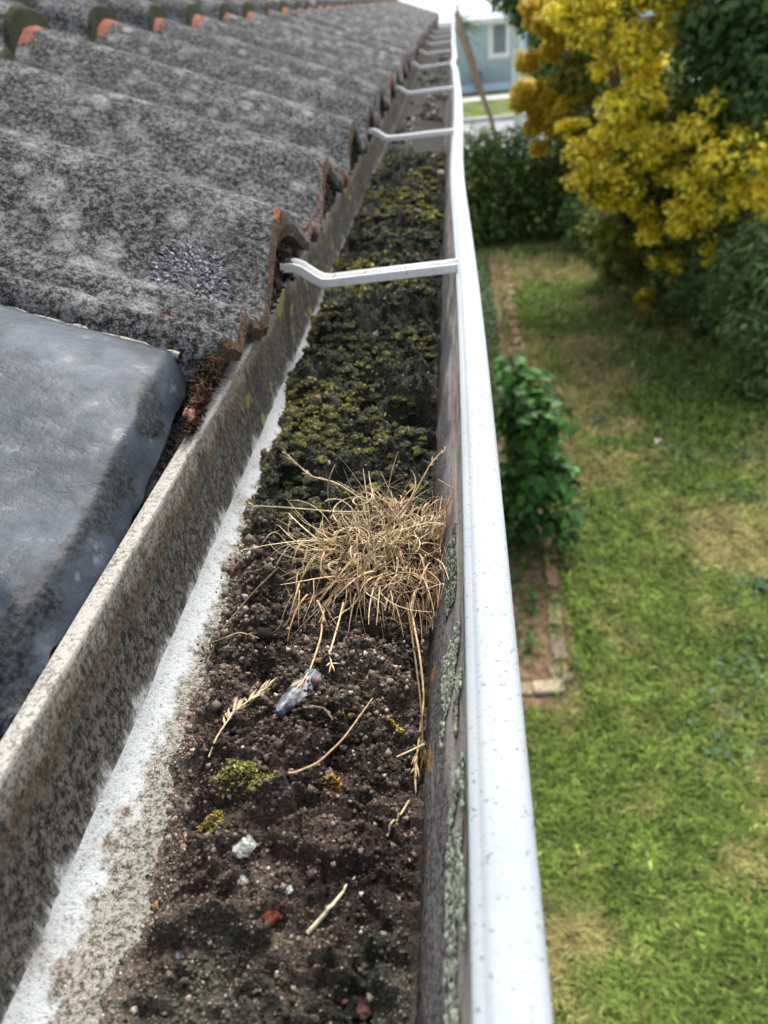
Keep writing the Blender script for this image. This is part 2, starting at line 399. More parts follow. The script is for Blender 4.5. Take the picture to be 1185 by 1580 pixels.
for k in range(4):
    V, F, c, smo = course_mesh(k)
    mk('tile_course', V, F, TILE, roof, c, smo)
# timber behind the gutter and the wall of the house below it
fz = CZ
V, F = box(-.160, -.1405, -.4, 8.4, fz-.36, fz-.1800)
fb = mk('fascia_board', V, F, FASCIAM); bevel(fb, .002)
tag(fb, 'brown painted timber fascia board running behind the gutter under the tiles', 'fascia board')
V, F = box(-.72, -.60, -.4, 8.4, 0, fz-.36)
hw = mk('house_wall', V, F, m_plain('render_wall', (.5, .47, .42), .9, .2, 12, .1, .003))
tag(hw, 'plain rendered house wall set back beneath the tiled eaves', 'wall')
V, F = box(-.60, -.1605, -.4, 8.4, fz-.36, fz-.345)
sf = mk('soffit', V, F, m_plain('soffit_board', (.6, .58, .54), .8, .2, 12, .1)); tag(sf, 'flat painted soffit lining under the tiled eaves', 'soffit')

# crumbled bedding mortar and moss under each roll at the eave
def lump(name, c, r, seed, cols, mat=MORTAR, amp=.35, parent=None, base=ICO3, fr=2.2):
    v, f = base
    n = fbm(v[:, 0]*fr+seed, v[:, 1]*fr, v[:, 2]*fr, seed, 4, .6)
    P = v*(1+amp*n)[:, None]*np.array(r)+np.array(c)
    t = np.clip(.5+.6*vn(v[:, 0]*5+seed, v[:, 1]*5, v[:, 2]*5, seed+3), 0, 1)[:, None]
    col = np.array(cols[0])*(1-t)+np.array(cols[1])*t
    return mk(name, P, f, mat, parent, col, False)
words = ['nearest', 'second', 'third', 'fourth', 'fifth', 'sixth', 'seventh', 'eighth', 'ninth', 'tenth']
for k in range(9):
    yc = C0+PER*k
    n = 2000; u = rng.uniform(-1, 1, n); hh = .034*np.cos(u*1.35)**1.3; t = rng.random(n)
    C = np.stack([XE-.0095-.003*t+rng.normal(0, .0016, n), yc-.002+u*.068, CZ-.1695+hh*t*.92], -1)
    keep = fbm(C[:, 1]*75, C[:, 2]*90, k*3.3, 9, 3) > -.38; C = C[keep]
    S = rng.lognormal(math.log(.00125), .5, len(C)); V, F = grains(C, S, OCT, (1.3, .8, .7), .5)
    g = np.clip(.5+.6*fbm(C[:, 1]*90, C[:, 2]*90, 0, 9, 3)+rng.normal(0, .25, len(C)), 0, 1)[:, None]
    col = rep(np.array([.022, .018, .015])*(1-g)+np.array([.125, .10, .08])*g, 6)
    o = mk('mortar_bedding', V, F, MORTAR, None, col)
    tag(o, '%s brown crumbly mortar clump under a tile roll at the eave' % words[k], 'mortar', 'mortar clumps under the eave tiles')

# ------------------------------------------------------------------ gutter
def wav(Y): return .0012*np.sin(Y*4.1+.4)-.004*np.exp(-((Y-.95)/.30)**2)+.0045*np.exp(-((Y-.35)/.25)**2)*0-.007*np.exp(-((Y-2.75)/.18)**2)-.003*sm(Y, 2.6, 3.4)
GY = [-.2]
while GY[-1] < 8.4: GY.append(GY[-1]+.004*max(1, abs(GY[-1])/.25))
GY = np.array(GY)
gutter = empty('gutter', (-.07, 4, CZ-.235))
tag(gutter, 'long narrow roof gutter with white front lip and grimy back wall', 'gutter')
def sweep(name, prof, mat, wf=0., nz=0., smooth=True, closed=False):
    prof = list(prof)
    if closed: prof = prof+[prof[0]]
    V = np.zeros((len(prof), len(GY), 3))
    for i, (x, z, w) in enumerate(prof):
        V[i, :, 0] = x+wav(GY)*w+nz*fbm(GY*60, i*1.3, 0, 41, 3); V[i, :, 1] = GY; V[i, :, 2] = CZ+z+nz*fbm(GY*60, i*1.3, 0, 43, 3)
    return mk(name, V.reshape(-1, 3), grid_faces(len(prof), len(GY))[:, ::-1].copy(), mat, gutter, None, smooth)
sweep('back_wall', [(-.139, -.30, 0), (-.139, -.1705, 0), (-.1387, -.1692, 0), (-.1384, -.1690, 0), (-.1324, -.1688, 0), (-.1319, -.1690, 0), (-.1317, -.1695, 0), (-.1316, -.1702, 0), (-.1315, -.176, 0), (-.1315, -.185, 0), (-.131, -.205, 0), (-.1300, -.219, 0), (-.1285, -.2235, 0)], BACK, nz=.0001)
sweep('floor', [(-.1297, -.2195, 0), (-.1283, -.2226, 0), (-.1255, -.2255, 0), (-.121, -.2275, 0), (-.10, -.229, 0), (-.06, -.2315, 0), (-.028, -.2335, 0), (-.022, -.2335, 0)], FLOOR, nz=.00035)
sweep('front_wall', [(-.022, -.2335, 0), (-.0185, -.230, .1), (-.0165, -.222, .25), (-.0115, -.205, .5), (-.006, -.188, .8), (-.0038, -.178, 1), (-.0030, -.1728, 1)], FRONT, nz=.0003)
sweep('front_lip', [(-.0030, -.1728, 1), (-.0028, -.1708, 1), (-.0022, -.1698, 1), (-.0004, -.1696, 1), (.0003, -.1692, 1), (.0010, -.1686, 1), (.0022, -.1683, 1), (.0070, -.1681, 1), (.0108, -.1684, 1), (.0124, -.1690, 1), (.0134, -.1702, 1), (.0136, -.1725, 1), (.0132, -.182, 1), (.0105, -.1835, 1), (.009, -.20, 1), (.004, -.232, 1), (-.004, -.2365, .4), (-.022, -.2365, 0)], LIP)

# white channel straps from the lip over to the fascia
def strap_mesh(y0, tilt, dz):
    path = np.array([(-.0008+float(wav(np.array(y0))), -.1700), (-.030, -.1708+dz*.3), (-.070, -.1722+dz*.7), (-.0985, -.1732+dz), (-.1060, -.1722+dz), (-.1115, -.1695+dz*.6), (-.1215, -.1622), (-.1250, -.1606), (-.1345, -.1600)])
    sec = np.array([(-7.2, -.6), (7.2, -.6), (7.2, 6.0), (5.4, 6.0), (5.4, 1.6), (-5.4, 1.6), (-5.4, 6.0), (-7.2, 6.0)])*.001
    T = np.gradient(path, axis=0); T /= np.linalg.norm(T, axis=1)[:, None]; N = np.stack([T[:, 1], -T[:, 0]], 1); N[N[:, 1] < 0] *= -1
    V = []
    for p, nn in zip(path, N):
        for (yy, h) in sec:
            V.append((p[0]+nn[0]*h, y0+yy+tilt*(p[0]+.001), CZ+p[1]+nn[1]*h))
    m, n = len(path), len(sec)
    F = [(i*n+j, i*n+(j+1) % n, (i+1)*n+(j+1) % n, (i+1)*n+j) for i in range(m-1) for j in range(n)]
    F += [tuple(range(n)), tuple(reversed(range((m-1)*n, m*n)))]
    return V, F
SY = [.572, 1.262, 1.925, 2.70, 3.36, 4.1, 4.8, 5.5]
for k, y0 in enumerate(SY):
    V, F = strap_mesh(y0, rng.uniform(-.06, .06), (-.0008, .0005, 0)[k % 3])
    o = mk('gutter_strap', V, F, STRAP); bevel(o, .0005, 2)
    lab = ['nearest white metal strap across the gutter, just past the mossy soil', 'second white metal strap across the gutter, at the end of the moss', 'third white metal strap across the gutter, over bare grey floor']
    tag(o, lab[k] if k < 3 else '%s white metal strap crossing the gutter, counted from the dry grass' % words[k], 'strap', 'white straps across the gutter')

# ------------------------------------------------------------------ soil in the gutter
ledges = []
def ledge(pts, hgt, back, fall=.0035):
    P = np.array([onz(x, y, -.214) for x, y in pts]); o_ = np.argsort(P[:, 0]); ledges.append((P[o_, 0], P[o_, 1], hgt, back, fall))
ledge([(295, 1232), (350, 1240), (420, 1238), (480, 1225)], .0085, .030)
ledge([(425, 1290), (470, 1318), (530, 1340), (590, 1335)], .0080, .028)
ledge([(215, 1405), (260, 1425), (330, 1415), (390, 1420)], .0070, .022)
ledge([(330, 985), (370, 1010), (430, 1030)], .0060, .030)
ledge([(560, 1060), (610, 1085), (650, 1070)], .0070, .030)
ledge([(430, 1145), (480, 1175), (530, 1160)], .0060, .022)
ledge([(600, 620), (640, 630), (675, 600)], .0080, .06)
ledge([(390, 790), (430, 800), (480, 790)], .0055, .05)
def edge_x(Y): return np.interp(Y, [0, .09, .13, .18, .26, .33, .42, .5, .7, 1.4], [-.100, -.104, -.1065, -.1095, -.1165, -.1205, -.1225, -.128, -.131, -.131])
def soil_z(X, Y):
    X = np.asarray(X, float); Y = np.asarray(Y, float)
    fl = np.interp(X, [-.131, -.121, -.06, -.02], [-.2265, -.2275, -.2315, -.2335])
    ed = edge_x(Y)+.0045*fbm(Y*70, X*40, 0, 5, 4)
    t = np.clip((X-ed)/.045, -1, 1)
    hgt = (.0165+.005*sm(Y, .3, .45))*(1-np.exp(-np.maximum(t, 0)*2.6))
    hgt = hgt+np.where(t < 0, t*.02, 0)
    hgt = hgt-.004*sm(X, -.045, -.018)
    fade = 1-sm(Y+.12*fbm(X*22, Y*9, 0, 33, 3), 1.28, 1.56)
    mossy = sm(Y, .29, .36)
    q = fbm(X*20+.3*vn(X*60, Y*60, 0, 3), Y*30, 0, 23, 4)*2.6; ter = (np.floor(q)+sm(q-np.floor(q), 0, .22)-q*.75)*.0058*(1-.4*mossy)
    l1 = fbm(X*26, Y*26, 0, 11, 3)*.0046+fbm(X*85, Y*85, 0, 13, 3)*.0034+fbm(X*300, Y*300, 0, 15, 3)*.0017
    bl = (1-np.abs(fbm(X*44, Y*40, 0, 61, 3)))*.0150-.0105+.003*fbm(X*160, Y*160, 0, 63, 2)
    amp = np.clip(sm(X, ed, ed+.018), .12, 1)
    z = fl+(hgt+amp*(l1+ter+mossy*bl))*fade-.003*(1-fade)
    for lx, ly, h, bk, fa in ledges:
        yl = np.interp(X, lx, ly)+.0022*vn(X*260, 3, 0, 71)+.002*vn(X*90, 7, 0, 73); d = Y-yl
        win = sm(X, lx[0]-.006, lx[0]+.006)*(1-sm(X, lx[-1]-.006, lx[-1]+.006))
        z = z+win*(.70*h*(sm(d, -fa*.7, fa*.7)*np.exp(-np.maximum(d, 0)/bk))-h*.18*np.exp(-((d+fa*1.6)/(fa*1.6))**2))
    return z
def soil_col(X, Y):
    a = np.clip(.5+.6*fbm(X*60, Y*60, 0, 81, 3), 0, 1)[..., None]; b = np.clip(.5+.7*fbm(X*22+5, Y*22, 0, 83, 3), 0, 1)[..., None]
    brown = np.array([.018, .0145, .0115])*(1-a)+np.array([.085, .065, .049])*a
    brown = brown*(1-.5*b)+np.array([.046, .029, .026])*.5*b
    green = np.array([.014, .016, .012])*(1-a)+np.array([.05, .052, .040])*a
    m = np.clip(sm(Y+.03*fbm(X*30, Y*30, 0, 85, 2), .27, .34)+.75*(1-sm(Y+.02*vn(X*40, Y*40, 0, 2), .085, .115)), 0, 1)[..., None]
    c = brown*(1-m)+green*m
    e = (1-sm(X-edge_x(Y), .0, .016))[..., None]*.6
    return c*(1-e)+np.array([.17, .135, .105])*e
Yl = [.045]
while Yl[-1] < 1.62: Yl.append(Yl[-1]+.0011*max(1, Yl[-1]/.28))
Ys = np.array(Yl); Xs = np.arange(-.131, -.0165, .0012)
XX, YY = np.meshgrid(Xs, Ys); ZZ = soil_z(XX, YY)
soil = mk('soil', np.stack([XX, YY, ZZ+CZ], -1).reshape(-1, 3), grid_faces(len(Ys), len(Xs)), SOILM, None, soil_col(XX, YY).reshape(-1, 3), True)
tag(soil, 'dark damp soil and rotted debris filling the gutter', 'soil', None, 'stuff')
# crumbs
def sample_xy(n, y0, y1, x0=-.128, x1=-.019):
    u = rng.random(n); Y = y0*(y1/y0)**u; X = rng.uniform(x0, x1, n); return X, Y
X, Y = sample_xy(46000, .06, 1.35)
keep = X > edge_x(Y)+rng.normal(0, .006, len(X)); X, Y = X[keep], Y[keep]
S = rng.lognormal(math.log(.00062), .5, len(X))*np.clip(Y/.2, .55, 1.5)*(1-.45*sm(Y, .29, .36))
C = np.stack([X, Y, soil_z(X, Y)+CZ+S*.3], -1)
c = soil_col(X, Y)*rng.lognormal(.22, .6, (len(X), 1))
r = rng.random(len(X))
c *= (1-.35*sm(Y, .30, .38))[:, None]
c[r < .09] = np.array([.20, .16, .125])*rng.uniform(.5, 1.3, ((r < .09).sum(), 1))
c[(r > .09) & (r < .105)] = np.array([.13, .06, .04]); c[r > .985] = np.array([.36, .34, .31])
V, F = grains(C, S); o = mk('soil_crumbs', V, F, GRAIN, None, rep(c, 6)); tag(o, 'loose crumbs of dark brown earth over the gutter soil', 'soil', None, 'stuff')
# pale grit on the floor strip
n = 9000
X, Y = sample_xy(n, .06, .55, -.129, -.094); q = np.abs(X-edge_x(Y))
keep = rng.random(n) < np.clip(1.1-(X-edge_x(Y)+.012)/.016, .06, 1); X, Y = X[keep], Y[keep]
zf = np.maximum(np.interp(X, [-.1285, -.1255, -.121, -.06], [-.2235, -.2262, -.2275, -.2315]), soil_z(X, Y))
S = rng.lognormal(math.log(.00033), .4, len(X))*np.clip(Y/.2, .6, 1.8)
c = np.where(rng.random((len(X), 1)) < .55, np.array([[.46, .43, .36]]), np.array([[.10, .085, .065]]))*rng.uniform(.6, 1.25, (len(X), 1))
V, F = grains(np.stack([X, Y, zf+CZ], -1), S, OCT, (1, 1, .6)); o = mk('gutter_grit', V, F, GRAIN, None, rep(c, 6)); tag(o, 'pale sandy grit scattered along the gutter floor', 'grit', None, 'stuff')

X, Y = sample_xy(4200, 1.28, 4.6, -.127, -.024); S = rng.lognormal(math.log(.0024), .5, len(X))
keep = (fbm(X*16, Y*7, 0, 77, 3)+.9*sm(Y, 1.7, 1.25)-4*(X+.11)) > .02; X, Y, S = X[keep], Y[keep], S[keep]
c = np.where(rng.random((len(X), 1)) < .35, np.array([[.26, .25, .22]]), np.array([[.055, .048, .036]]))*rng.uniform(.5, 1.4, (len(X), 1))
n3 = 170; X3, Y3 = sample_xy(n3, .36, 1.35, -.122, -.024); S3 = rng.lognormal(math.log(.0017), .45, n3)*np.clip(Y3/.6, .6, 1.6)
P3 = np.stack([X3, Y3, soil_z(X3, Y3)+CZ+S3*.5], -1); c3 = np.where(rng.random((n3, 1)) < .4, np.array([[.22, .13, .07]]), np.array([[.17, .155, .125]]))*rng.uniform(.4, 1.4, (n3, 1))
c = np.concatenate([c, c3]); S = np.concatenate([S, S3])
V, F = grains(np.concatenate([np.stack([X, Y, CZ-.231+S[:len(X)]*.3], -1), P3]), S, ICO1, (1.2, 1.4, .6), .4); o = mk('gutter_litter', V, F, GRAIN, None, rep(c, len(ICO1[0]))); tag(o, 'scattered grey and brown litter along the gutter floor and moss', 'litter', None, 'stuff')
# moss cushions
n = 2000
X, Y = sample_xy(n*2, .31, 1.38, -.127, -.022)
msk = (X > edge_x(Y)+.004) & (fbm(X*28, Y*22, 0, 91, 3) > -.25); X, Y = X[msk][:n], Y[msk][:n]
S = np.minimum(rng.lognormal(math.log(.0021), .35, len(X)), .0036)*np.clip(.8+Y*.5, .9, 1.5)
bv, bf = ICO2; k = len(bv)
ph = rng.uniform(0, 50, (len(X), 1))
L = bv[None]*np.array([1.2, 1.2, .45]); nn = fbm(bv[None, :, 0]*3.4+ph, bv[None, :, 1]*3.4, bv[None, :, 2]*3.4+ph, 5, 4, .75)
V = np.stack([X, Y, soil_z(X, Y)+CZ+S*.15], -1)[:, None]+L*(1+.45*nn)[..., None]*S[:, None, None]
hue = np.clip(.5+.9*fbm(X*16, Y*12, 0, 95, 3)+rng.normal(0, .28, len(X)), 0, 1)
grn = np.array([.030, .033, .027])[None]*(1-hue[:, None])+np.array([.062, .066, .034])[None]*hue[:, None]
hc = hue+.02; yel = (hue > .93)[:, None]*np.array([.11, .105, .025])[None]+(hue <= .93)[:, None]*grn
far = sm(Y, .8, 1.1)[:, None]*(rng.random((len(X), 1)) < .40)
mc = yel*(1-far)+np.array([.155, .13, .026])*far
tip = np.clip(.55+.75*bv[:, 2], .25, 1.3)[None, :, None]*np.clip(1+.7*nn, .4, 1.7)[..., None]
F = bf[None]+(np.arange(len(X))*k)[:, None, None]
o = mk('moss', V.reshape(-1, 3), F.reshape(-1, 3), MOSSM, None, (mc[:, None]*tip*0+mc[:, None]*np.clip(1+.5*nn, .5, 1.5)[..., None]).reshape(-1, 3), False)
tag(o, 'lumpy dark green and olive moss cushions covering the gutter soil', 'moss', None, 'stuff')
# leafy moss tips, on the cushions and between them
def moss_hue(hue, Y, n):
    h = hue[:, None]; g = np.array([.024, .027, .021])*(1-h)+np.array([.095, .105, .048])*h
    y_ = sm(hue, .80, .98)[:, None]*(.55+.45*sm(Y, .3, 1.))[:, None]; return g*(1-y_)+np.array([.17, .15, .03])*y_
n1, n2 = 80000, 70000
sel = rng.integers(0, len(X), n1); dv = rng.normal(size=(n1, 3)); dv[:, 2] = np.abs(dv[:, 2]); dv /= np.linalg.norm(dv, axis=1)[:, None]
c1 = np.stack([X, Y, soil_z(X, Y)+CZ+S*.15], -1)[sel]+dv*(S[sel]*1.05)[:, None]*np.array([1.2, 1.2, .55])
X2, Y2 = sample_xy(n2, .29, 1.50, -.128, -.02); kp = (X2 > edge_x(Y2)+.003) & (fbm(X2*34, Y2*28, 0, 35, 3)+rng.normal(0, .12, n2) > -.22) & (Y2+.12*fbm(X2*22, Y2*9, 0, 33, 3) < 1.42) & (rng.random(n2) < sm(Y2+.02*vn(X2*40, Y2*40, 0, 9), .28, .36)); X2, Y2 = X2[kp], Y2[kp]
c2 = np.stack([X2, Y2, soil_z(X2, Y2)+CZ+.0003], -1); cc = np.concatenate([c1, c2])
hue2 = np.clip(.5+1.0*fbm(cc[:, 0]*22, cc[:, 1]*18, 0, 95, 4)+rng.normal(0, .16, len(cc))+np.concatenate([.10*dv[:, 2], -.08+0*X2]), 0, 1)
sz = rng.lognormal(math.log(.00055), .35, len(cc))*np.clip(cc[:, 1]/.4, .85, 2.0)
V, F = grains(cc, sz, OCT, (1.2, .55, .55)); o = mk('moss_shoots', V, F, GRAIN, None, rep(moss_hue(hue2, cc[:, 1], len(cc))*rng.lognormal(.0, .55, (len(cc), 1)), 6))
tag(o, 'tiny leafy shoots over the moss cushions in the gutter', 'moss', None, 'stuff')

def soil_pt(px, py, lift=0.):
    p = onz(px, py, -.212)
    for _ in range(6):
        z = float(soil_z(p[0], p[1])); p = onz(px, py, z+lift)
    return np.array([p[0], p[1], p[2]+CZ])
# separate tufts of bright moss on the bare soil
def moss_tuft(px, py, r, colr, label, n=260):
    c0 = soil_pt(px, py); a = rng.uniform(0, 6.28, n); q = r*np.sqrt(rng.random(n))
    X = c0[0]+q*np.cos(a)*1.25; Y = c0[1]+q*np.sin(a)*.8; Z = soil_z(X, Y)+CZ+rng.uniform(0, .35, n)*(r-q)
    c = np.array(colr)*rng.lognormal(0, .4, (n, 1))
    V, F = grains(np.stack([X, Y, Z], -1), rng.uniform(.0004, .0011, n), OCT, (1.3, .6, .6))
    tag(mk('moss_tuft', V, F, GRAIN, None, rep(c, 6)), label, 'moss tuft', 'moss tufts on the soil')
moss_tuft(372, 1195, .0085, (.14, .135, .03), 'wide olive green moss tuft on the soil ledge below the dry seed head', 420)
moss_tuft(325, 1275, .0045, (.20, .15, .03), 'yellowish brown moss tuft beside the white pebble', 150)
moss_tuft(612, 1128, .0022, (.36, .26, .02), 'small bright yellow moss tuft near the front wall', 50)
moss_tuft(512, 1216, .0028, (.34, .20, .03), 'orange yellow moss tuft in the middle of the soil', 60)
moss_tuft(528, 1098, .0022, (.22, .19, .03), 'tiny olive moss tuft right of the blue grey scrap', 40)

# pebbles, chips and leaf bits
def pebble(px, py, r, colr, label, name='pebble', cat='pebble', sq=(1, 1, .7), amp=.3):
    c0 = soil_pt(px, py); s_ = int(px*7+py)
    v, f = ICO3; nn = fbm(v[:, 0]*1.6+s_, v[:, 1]*1.6, v[:, 2]*1.6, s_, 4, .5)
    q = np.round(v*1.6)/1.6*.35+v*.65
    P = q*(1+amp*nn)[:, None]*np.array(sq)*r+c0+np.array([0, 0, r*.25])
    t = np.clip(.6+.6*vn(v[:, 0]*4, v[:, 1]*4, v[:, 2]*4, s_), .2, 1.1)[:, None]
    o = mk(name, P, f, LICH, None, np.array(colr)*t, False)
    tag(o, label, cat, 'small bits on the gutter soil')
pebble(376, 1306, .0037, (.50, .50, .46), 'whitish lumpy pebble on dark soil, largest in the gutter', sq=(.9, 1.15, .45), amp=.28)
pebble(378, 1360, .0019, (.42, .43, .42), 'small pale grey pebble just below the white pebble')
pebble(445, 1374, .0013, (.6, .6, .58), 'tiny white pebble left of the pale straw')
pebble(275, 1475, .0016, (.32, .35, .40), 'bluish grey pebble near the lower left of the soil')
pebble(478, 1338, .0007, (.7, .7, .7), 'pinhead sized white pebble under the soil ledge')
pebble(242, 1400, .0017, (.50, .27, .12), 'tan orange woody chip at the left edge of the soil', 'bark_chip', 'chip', (.6, .9, .8))
pebble(420, 1418, .0024, (.20, .055, .03), 'rust red tile chip left of the pale straw', 'tile_chip', 'chip')
pebble(562, 1555, .0026, (.24, .12, .10), 'dull red tile chip at the bottom of the soil', 'tile_chip', 'chip')
pebble(495, 1020, .0018, (.48, .27, .19), 'pinkish tile chip just above the blue grey scrap', 'tile_chip', 'chip', (1.4, .8, .6))
pebble(575, 340, .006, (.36, .17, .06), 'orange brown dead leaf bit among the far moss', 'leaf_bit', 'leaf', (1.6, .7, .4))
# torn scrap of blue grey sheet
a0, a1 = soil_pt(428, 1104, .002), soil_pt(487, 1040, .004)
ax = a1-a0; wd = np.cross(ax, [0, 0, 1]); wd /= np.linalg.norm(wd)
u = np.linspace(0, 1, 28); w = np.linspace(-1, 1, 9)
UU, WW = np.meshgrid(u, w, indexing='ij')
half = (.0008+.0034*np.sin(np.clip(UU*1.15, 0, 1)*math.pi*.78)**.8)*(1+.28*vn(UU*16, np.sign(WW)*1.5, 0, 3))
P = a0+ax*UU[..., None]+wd*(WW*half)[..., None]; P[..., 2] += .0016*(1-WW**2)+.0006*fbm(UU*5, WW*2, 0, 6, 2)+.001
nv = P.reshape(-1, 3); nb = nv-np.array([0, 0, .0006]); g = grid_faces(28, 9)
col = np.array([.060, .072, .09])*np.clip(1+1.3*fbm(UU*14, WW*5, 0, 12, 4), .2, 4.)[..., None]
scrap = mk('sheet_scrap', np.concatenate([nv, nb]), np.concatenate([g, g[:, ::-1]+len(nv)]), m_attr('slate_sheet', 700, .35, .45, .5), None, np.concatenate([col.reshape(-1, 3)]*2), True)
tag(scrap, 'torn blue grey scrap of roofing sheet lying below the dry grass', 'scrap')

# ------------------------------------------------------------------ dry grass
def straw_col(n): 
    t = rng.random((n, 1)); return (np.array([.58, .37, .18])*(1-t)+np.array([.85, .69, .44])*t)*np.where(rng.random((n, 1)) < .25, rng.uniform(.28, .55, (n, 1)), rng.uniform(.6, 1.12, (n, 1)))
def curved(p0, d, L, droop, curl, n=10):
    P = [np.array(p0, float)]; d = np.array(d, float); d /= np.linalg.norm(d); ax = rng.normal(size=3); ax /= np.linalg.norm(ax)
    for i in range(n):
        d = d+np.array([0, 0, -droop])/n+np.cross(ax, d)*curl/n; d /= np.linalg.norm(d); P.append(P[-1]+d*L/n)
    return np.array(P)
def keep_up(P, lift=.0006):
    x = np.clip(P[:, 0], -.128, -.018); z = soil_z(x, P[:, 1])+CZ+lift
    P[:, 2] = np.maximum(P[:, 2], z); 
    wx = np.interp(P[:, 2]-CZ, [-.2335, -.222, -.205, -.188, -.173], [-.022, -.0175, -.0125, -.007, -.004])
    P[:, 0] = np.minimum(P[:, 0], wx); return P
tuft = empty('dry_grass_tuft', tuple(soil_pt(570, 880)))
tag(tuft, 'straw coloured tangled tuft of dead grass growing in the gutter soil', 'grass tuft')
items, cols = [], []
tc = onz(580, 850, -.205)
for i in range(640):
    a = rng.uniform(0, 6.283); q = math.sqrt(rng.random())
    p = np.array([tc[0]+.030*q*math.cos(a)+.004, tc[1]+.030*q*math.sin(a)+.006, 0]); p[2] = float(soil_z(p[0], p[1]))+CZ+rng.uniform(0, .012)
    out = np.array([math.cos(a)*q*1.2, math.sin(a)*q*1.2-.12, rng.uniform(-.1, .65)])+rng.normal(size=3)*.6
    L = rng.uniform(.012, .042)*(1.25 if rng.random() < .2 else 1)
    P = keep_up(curved(p, out, L, rng.uniform(-.3, 1.9), rng.normal(0, 4.6), 16))
    tp = np.linspace(1, .25, len(P)); R = rng.uniform(.00024, .00066)*tp
    v, f = tube(P, R*rng.uniform(.8, 1.4), 4, rng.uniform(.18, .6)); items.append((v, f)); cols.append(rep(straw_col(1), len(v)))
for i in range(65):                        # blades that hang down the near side
    p = soil_pt(rng.uniform(450, 680), rng.uniform(860, 950)); p[2] += rng.uniform(.002, .012)
    P = keep_up(curved(p, (rng.normal(0, .35), -1, rng.uniform(-.1, .5)), rng.uniform(.014, .034), 1.6, rng.normal(0, .7)))
    v, f = tube(P, rng.uniform(.00028, .0006)*np.linspace(1, .2, len(P)), 4, .45); items.append((v, f)); cols.append(rep(straw_col(1)*np.array([.95, .9, .85]), len(v)))
V, F = stack(items); tag(mk('blades', V, F, STRAW, tuft, np.concatenate(cols)), None, None, None, 'stuff')
def stalk_pts(pts, z0=0., n=26):
    """a stem through photo points, each lifted by its own height over the soil."""
    Q = np.array([soil_pt(x, y, l) for x, y, l in pts]); t = np.linspace(0, len(Q)-1, n)
    P = np.stack([np.interp(t, np.arange(len(Q)), Q[:, i]) for i in range(3)], -1)
    for _ in range(3): P[1:-1] = (P[:-2]+2*P[1:-1]+P[2:])/4
    return P
def seed_head(P, a, b, n, sz):
    it = []
    for i in range(n):
        t = rng.uniform(a, b); j = int(t*(len(P)-1)); p = P[j]; d = P[min(j+1, len(P)-1)]-P[max(j-1, 0)]; d = d/np.linalg.norm(d)+rng.normal(size=3)*.28
        it.append(tube(np.array([p, p+d*sz*.5, p+d*sz]), [.0001, sz*.11, .00005], 4, .6))
    return it
for pts, a, b, n in [([(565, 775, .010), (520, 745, .014), (478, 735, .016), (440, 698, .018)], .45, 1, 34),
                     ([(620, 800, .012), (640, 760, .018), (665, 715, .022), (690, 690, .024)], .5, 1, 16),
                     ([(570, 790, .01), (520, 790, .008), (440, 783, .006), (385, 780, .004)], .9, 1, 8),
                     ([(628, 930, .010), (640, 1010, .006), (650, 1090, .004), (652, 1140, .003), (655, 1165, .002)], .75, 1, 18),
                     ([(632, 930, .010), (648, 1010, .005), (655, 1080, .003), (645, 1150, .002), (640, 1200, .002)], .8, 1, 8),
                     ([(500, 940, .008), (495, 985, .004), (480, 1030, .004), (462, 1060, .005)], .9, 1, 4),
                     ([(530, 930, .008), (520, 970, .004), (508, 1010, .002), (512, 1025, .001)], .9, 1, 4),
                     ([(430, 875, .010), (385, 920, .004), (340, 975, .002), (325, 1010, .001)], .8, 1, 6)]:
    P = keep_up(stalk_pts(pts)); it = [tube(P, np.linspace(.0005, .00028, len(P)), 5)]+seed_head(P, a, b, n, .0045)
    V, F = stack(it); mk('stalk', V, F, STRAW, tuft, np.repeat(straw_col(1), len(V), 0)*rng.uniform(.9, 1.1, (len(V), 1)))
def straw(name, pts, r0, r1, label, cat='straw', heads=None, colr=None, flat=.6):
    P = keep_up(stalk_pts(pts)); it = [tube(P, np.linspace(r0, r1, len(P)), 5, flat)]
    if heads: it += seed_head(P, *heads)
    V, F = stack(it); c = np.array(colr) if colr else straw_col(1)[0]
    tag(mk(name, V, F, STRAW, None, np.repeat(c[None], len(V), 0)), label, cat, 'loose straws on the gutter soil')
straw('straw', [(475, 1440, .001), (510, 1400, .0015), (548, 1353, .002)], .00085, .00035, 'pale cream straw, thickest of the loose ones, lying alone on the soil', colr=(.62, .55, .36))
straw('straw', [(597, 1290, .001), (614, 1264, .0015), (631, 1235, .002)], .0004, .00035, 'short straight straw next to the stained front wall', colr=(.6, .47, .3))
straw('twig', [(445, 1196, .001), (490, 1178, .002), (530, 1140, .003), (575, 1077, .004)], .0005, .0003, 'thin bent brown twig right of the olive moss tuft', 'twig', colr=(.42, .28, .17))
straw('seed_stalk', [(322, 1168, .002), (335, 1135, .004), (360, 1100, .005), (410, 1060, .006)], .0003, .0003, 'fallen grass stalk with feathery seed head left of the blue grey scrap', 'seed stalk', (.5, 1, 30, .006), (.58, .45, .27))
straw('root_strand', [(305, 1000, .001), (345, 985, .004), (370, 975, .005), (400, 985, .003)], .0006, .0003, 'pale brown rootlet curling over the soil by the gutter floor', 'rootlet', colr=(.40, .28, .17))
straw('root_strand', [(455, 1098, .003), (480, 1090, .004), (500, 1093, .003), (512, 1108, .001)], .0009, .0005, 'short brown root loop just under the blue grey scrap', 'rootlet', colr=(.20, .14, .09))
straw('straw', [(612, 1168, .003), (630, 1160, .004), (655, 1148, .004)], .0004, .0005, 'tiny forked straw bit resting below the hanging seed stalks', colr=(.5, .4, .25))

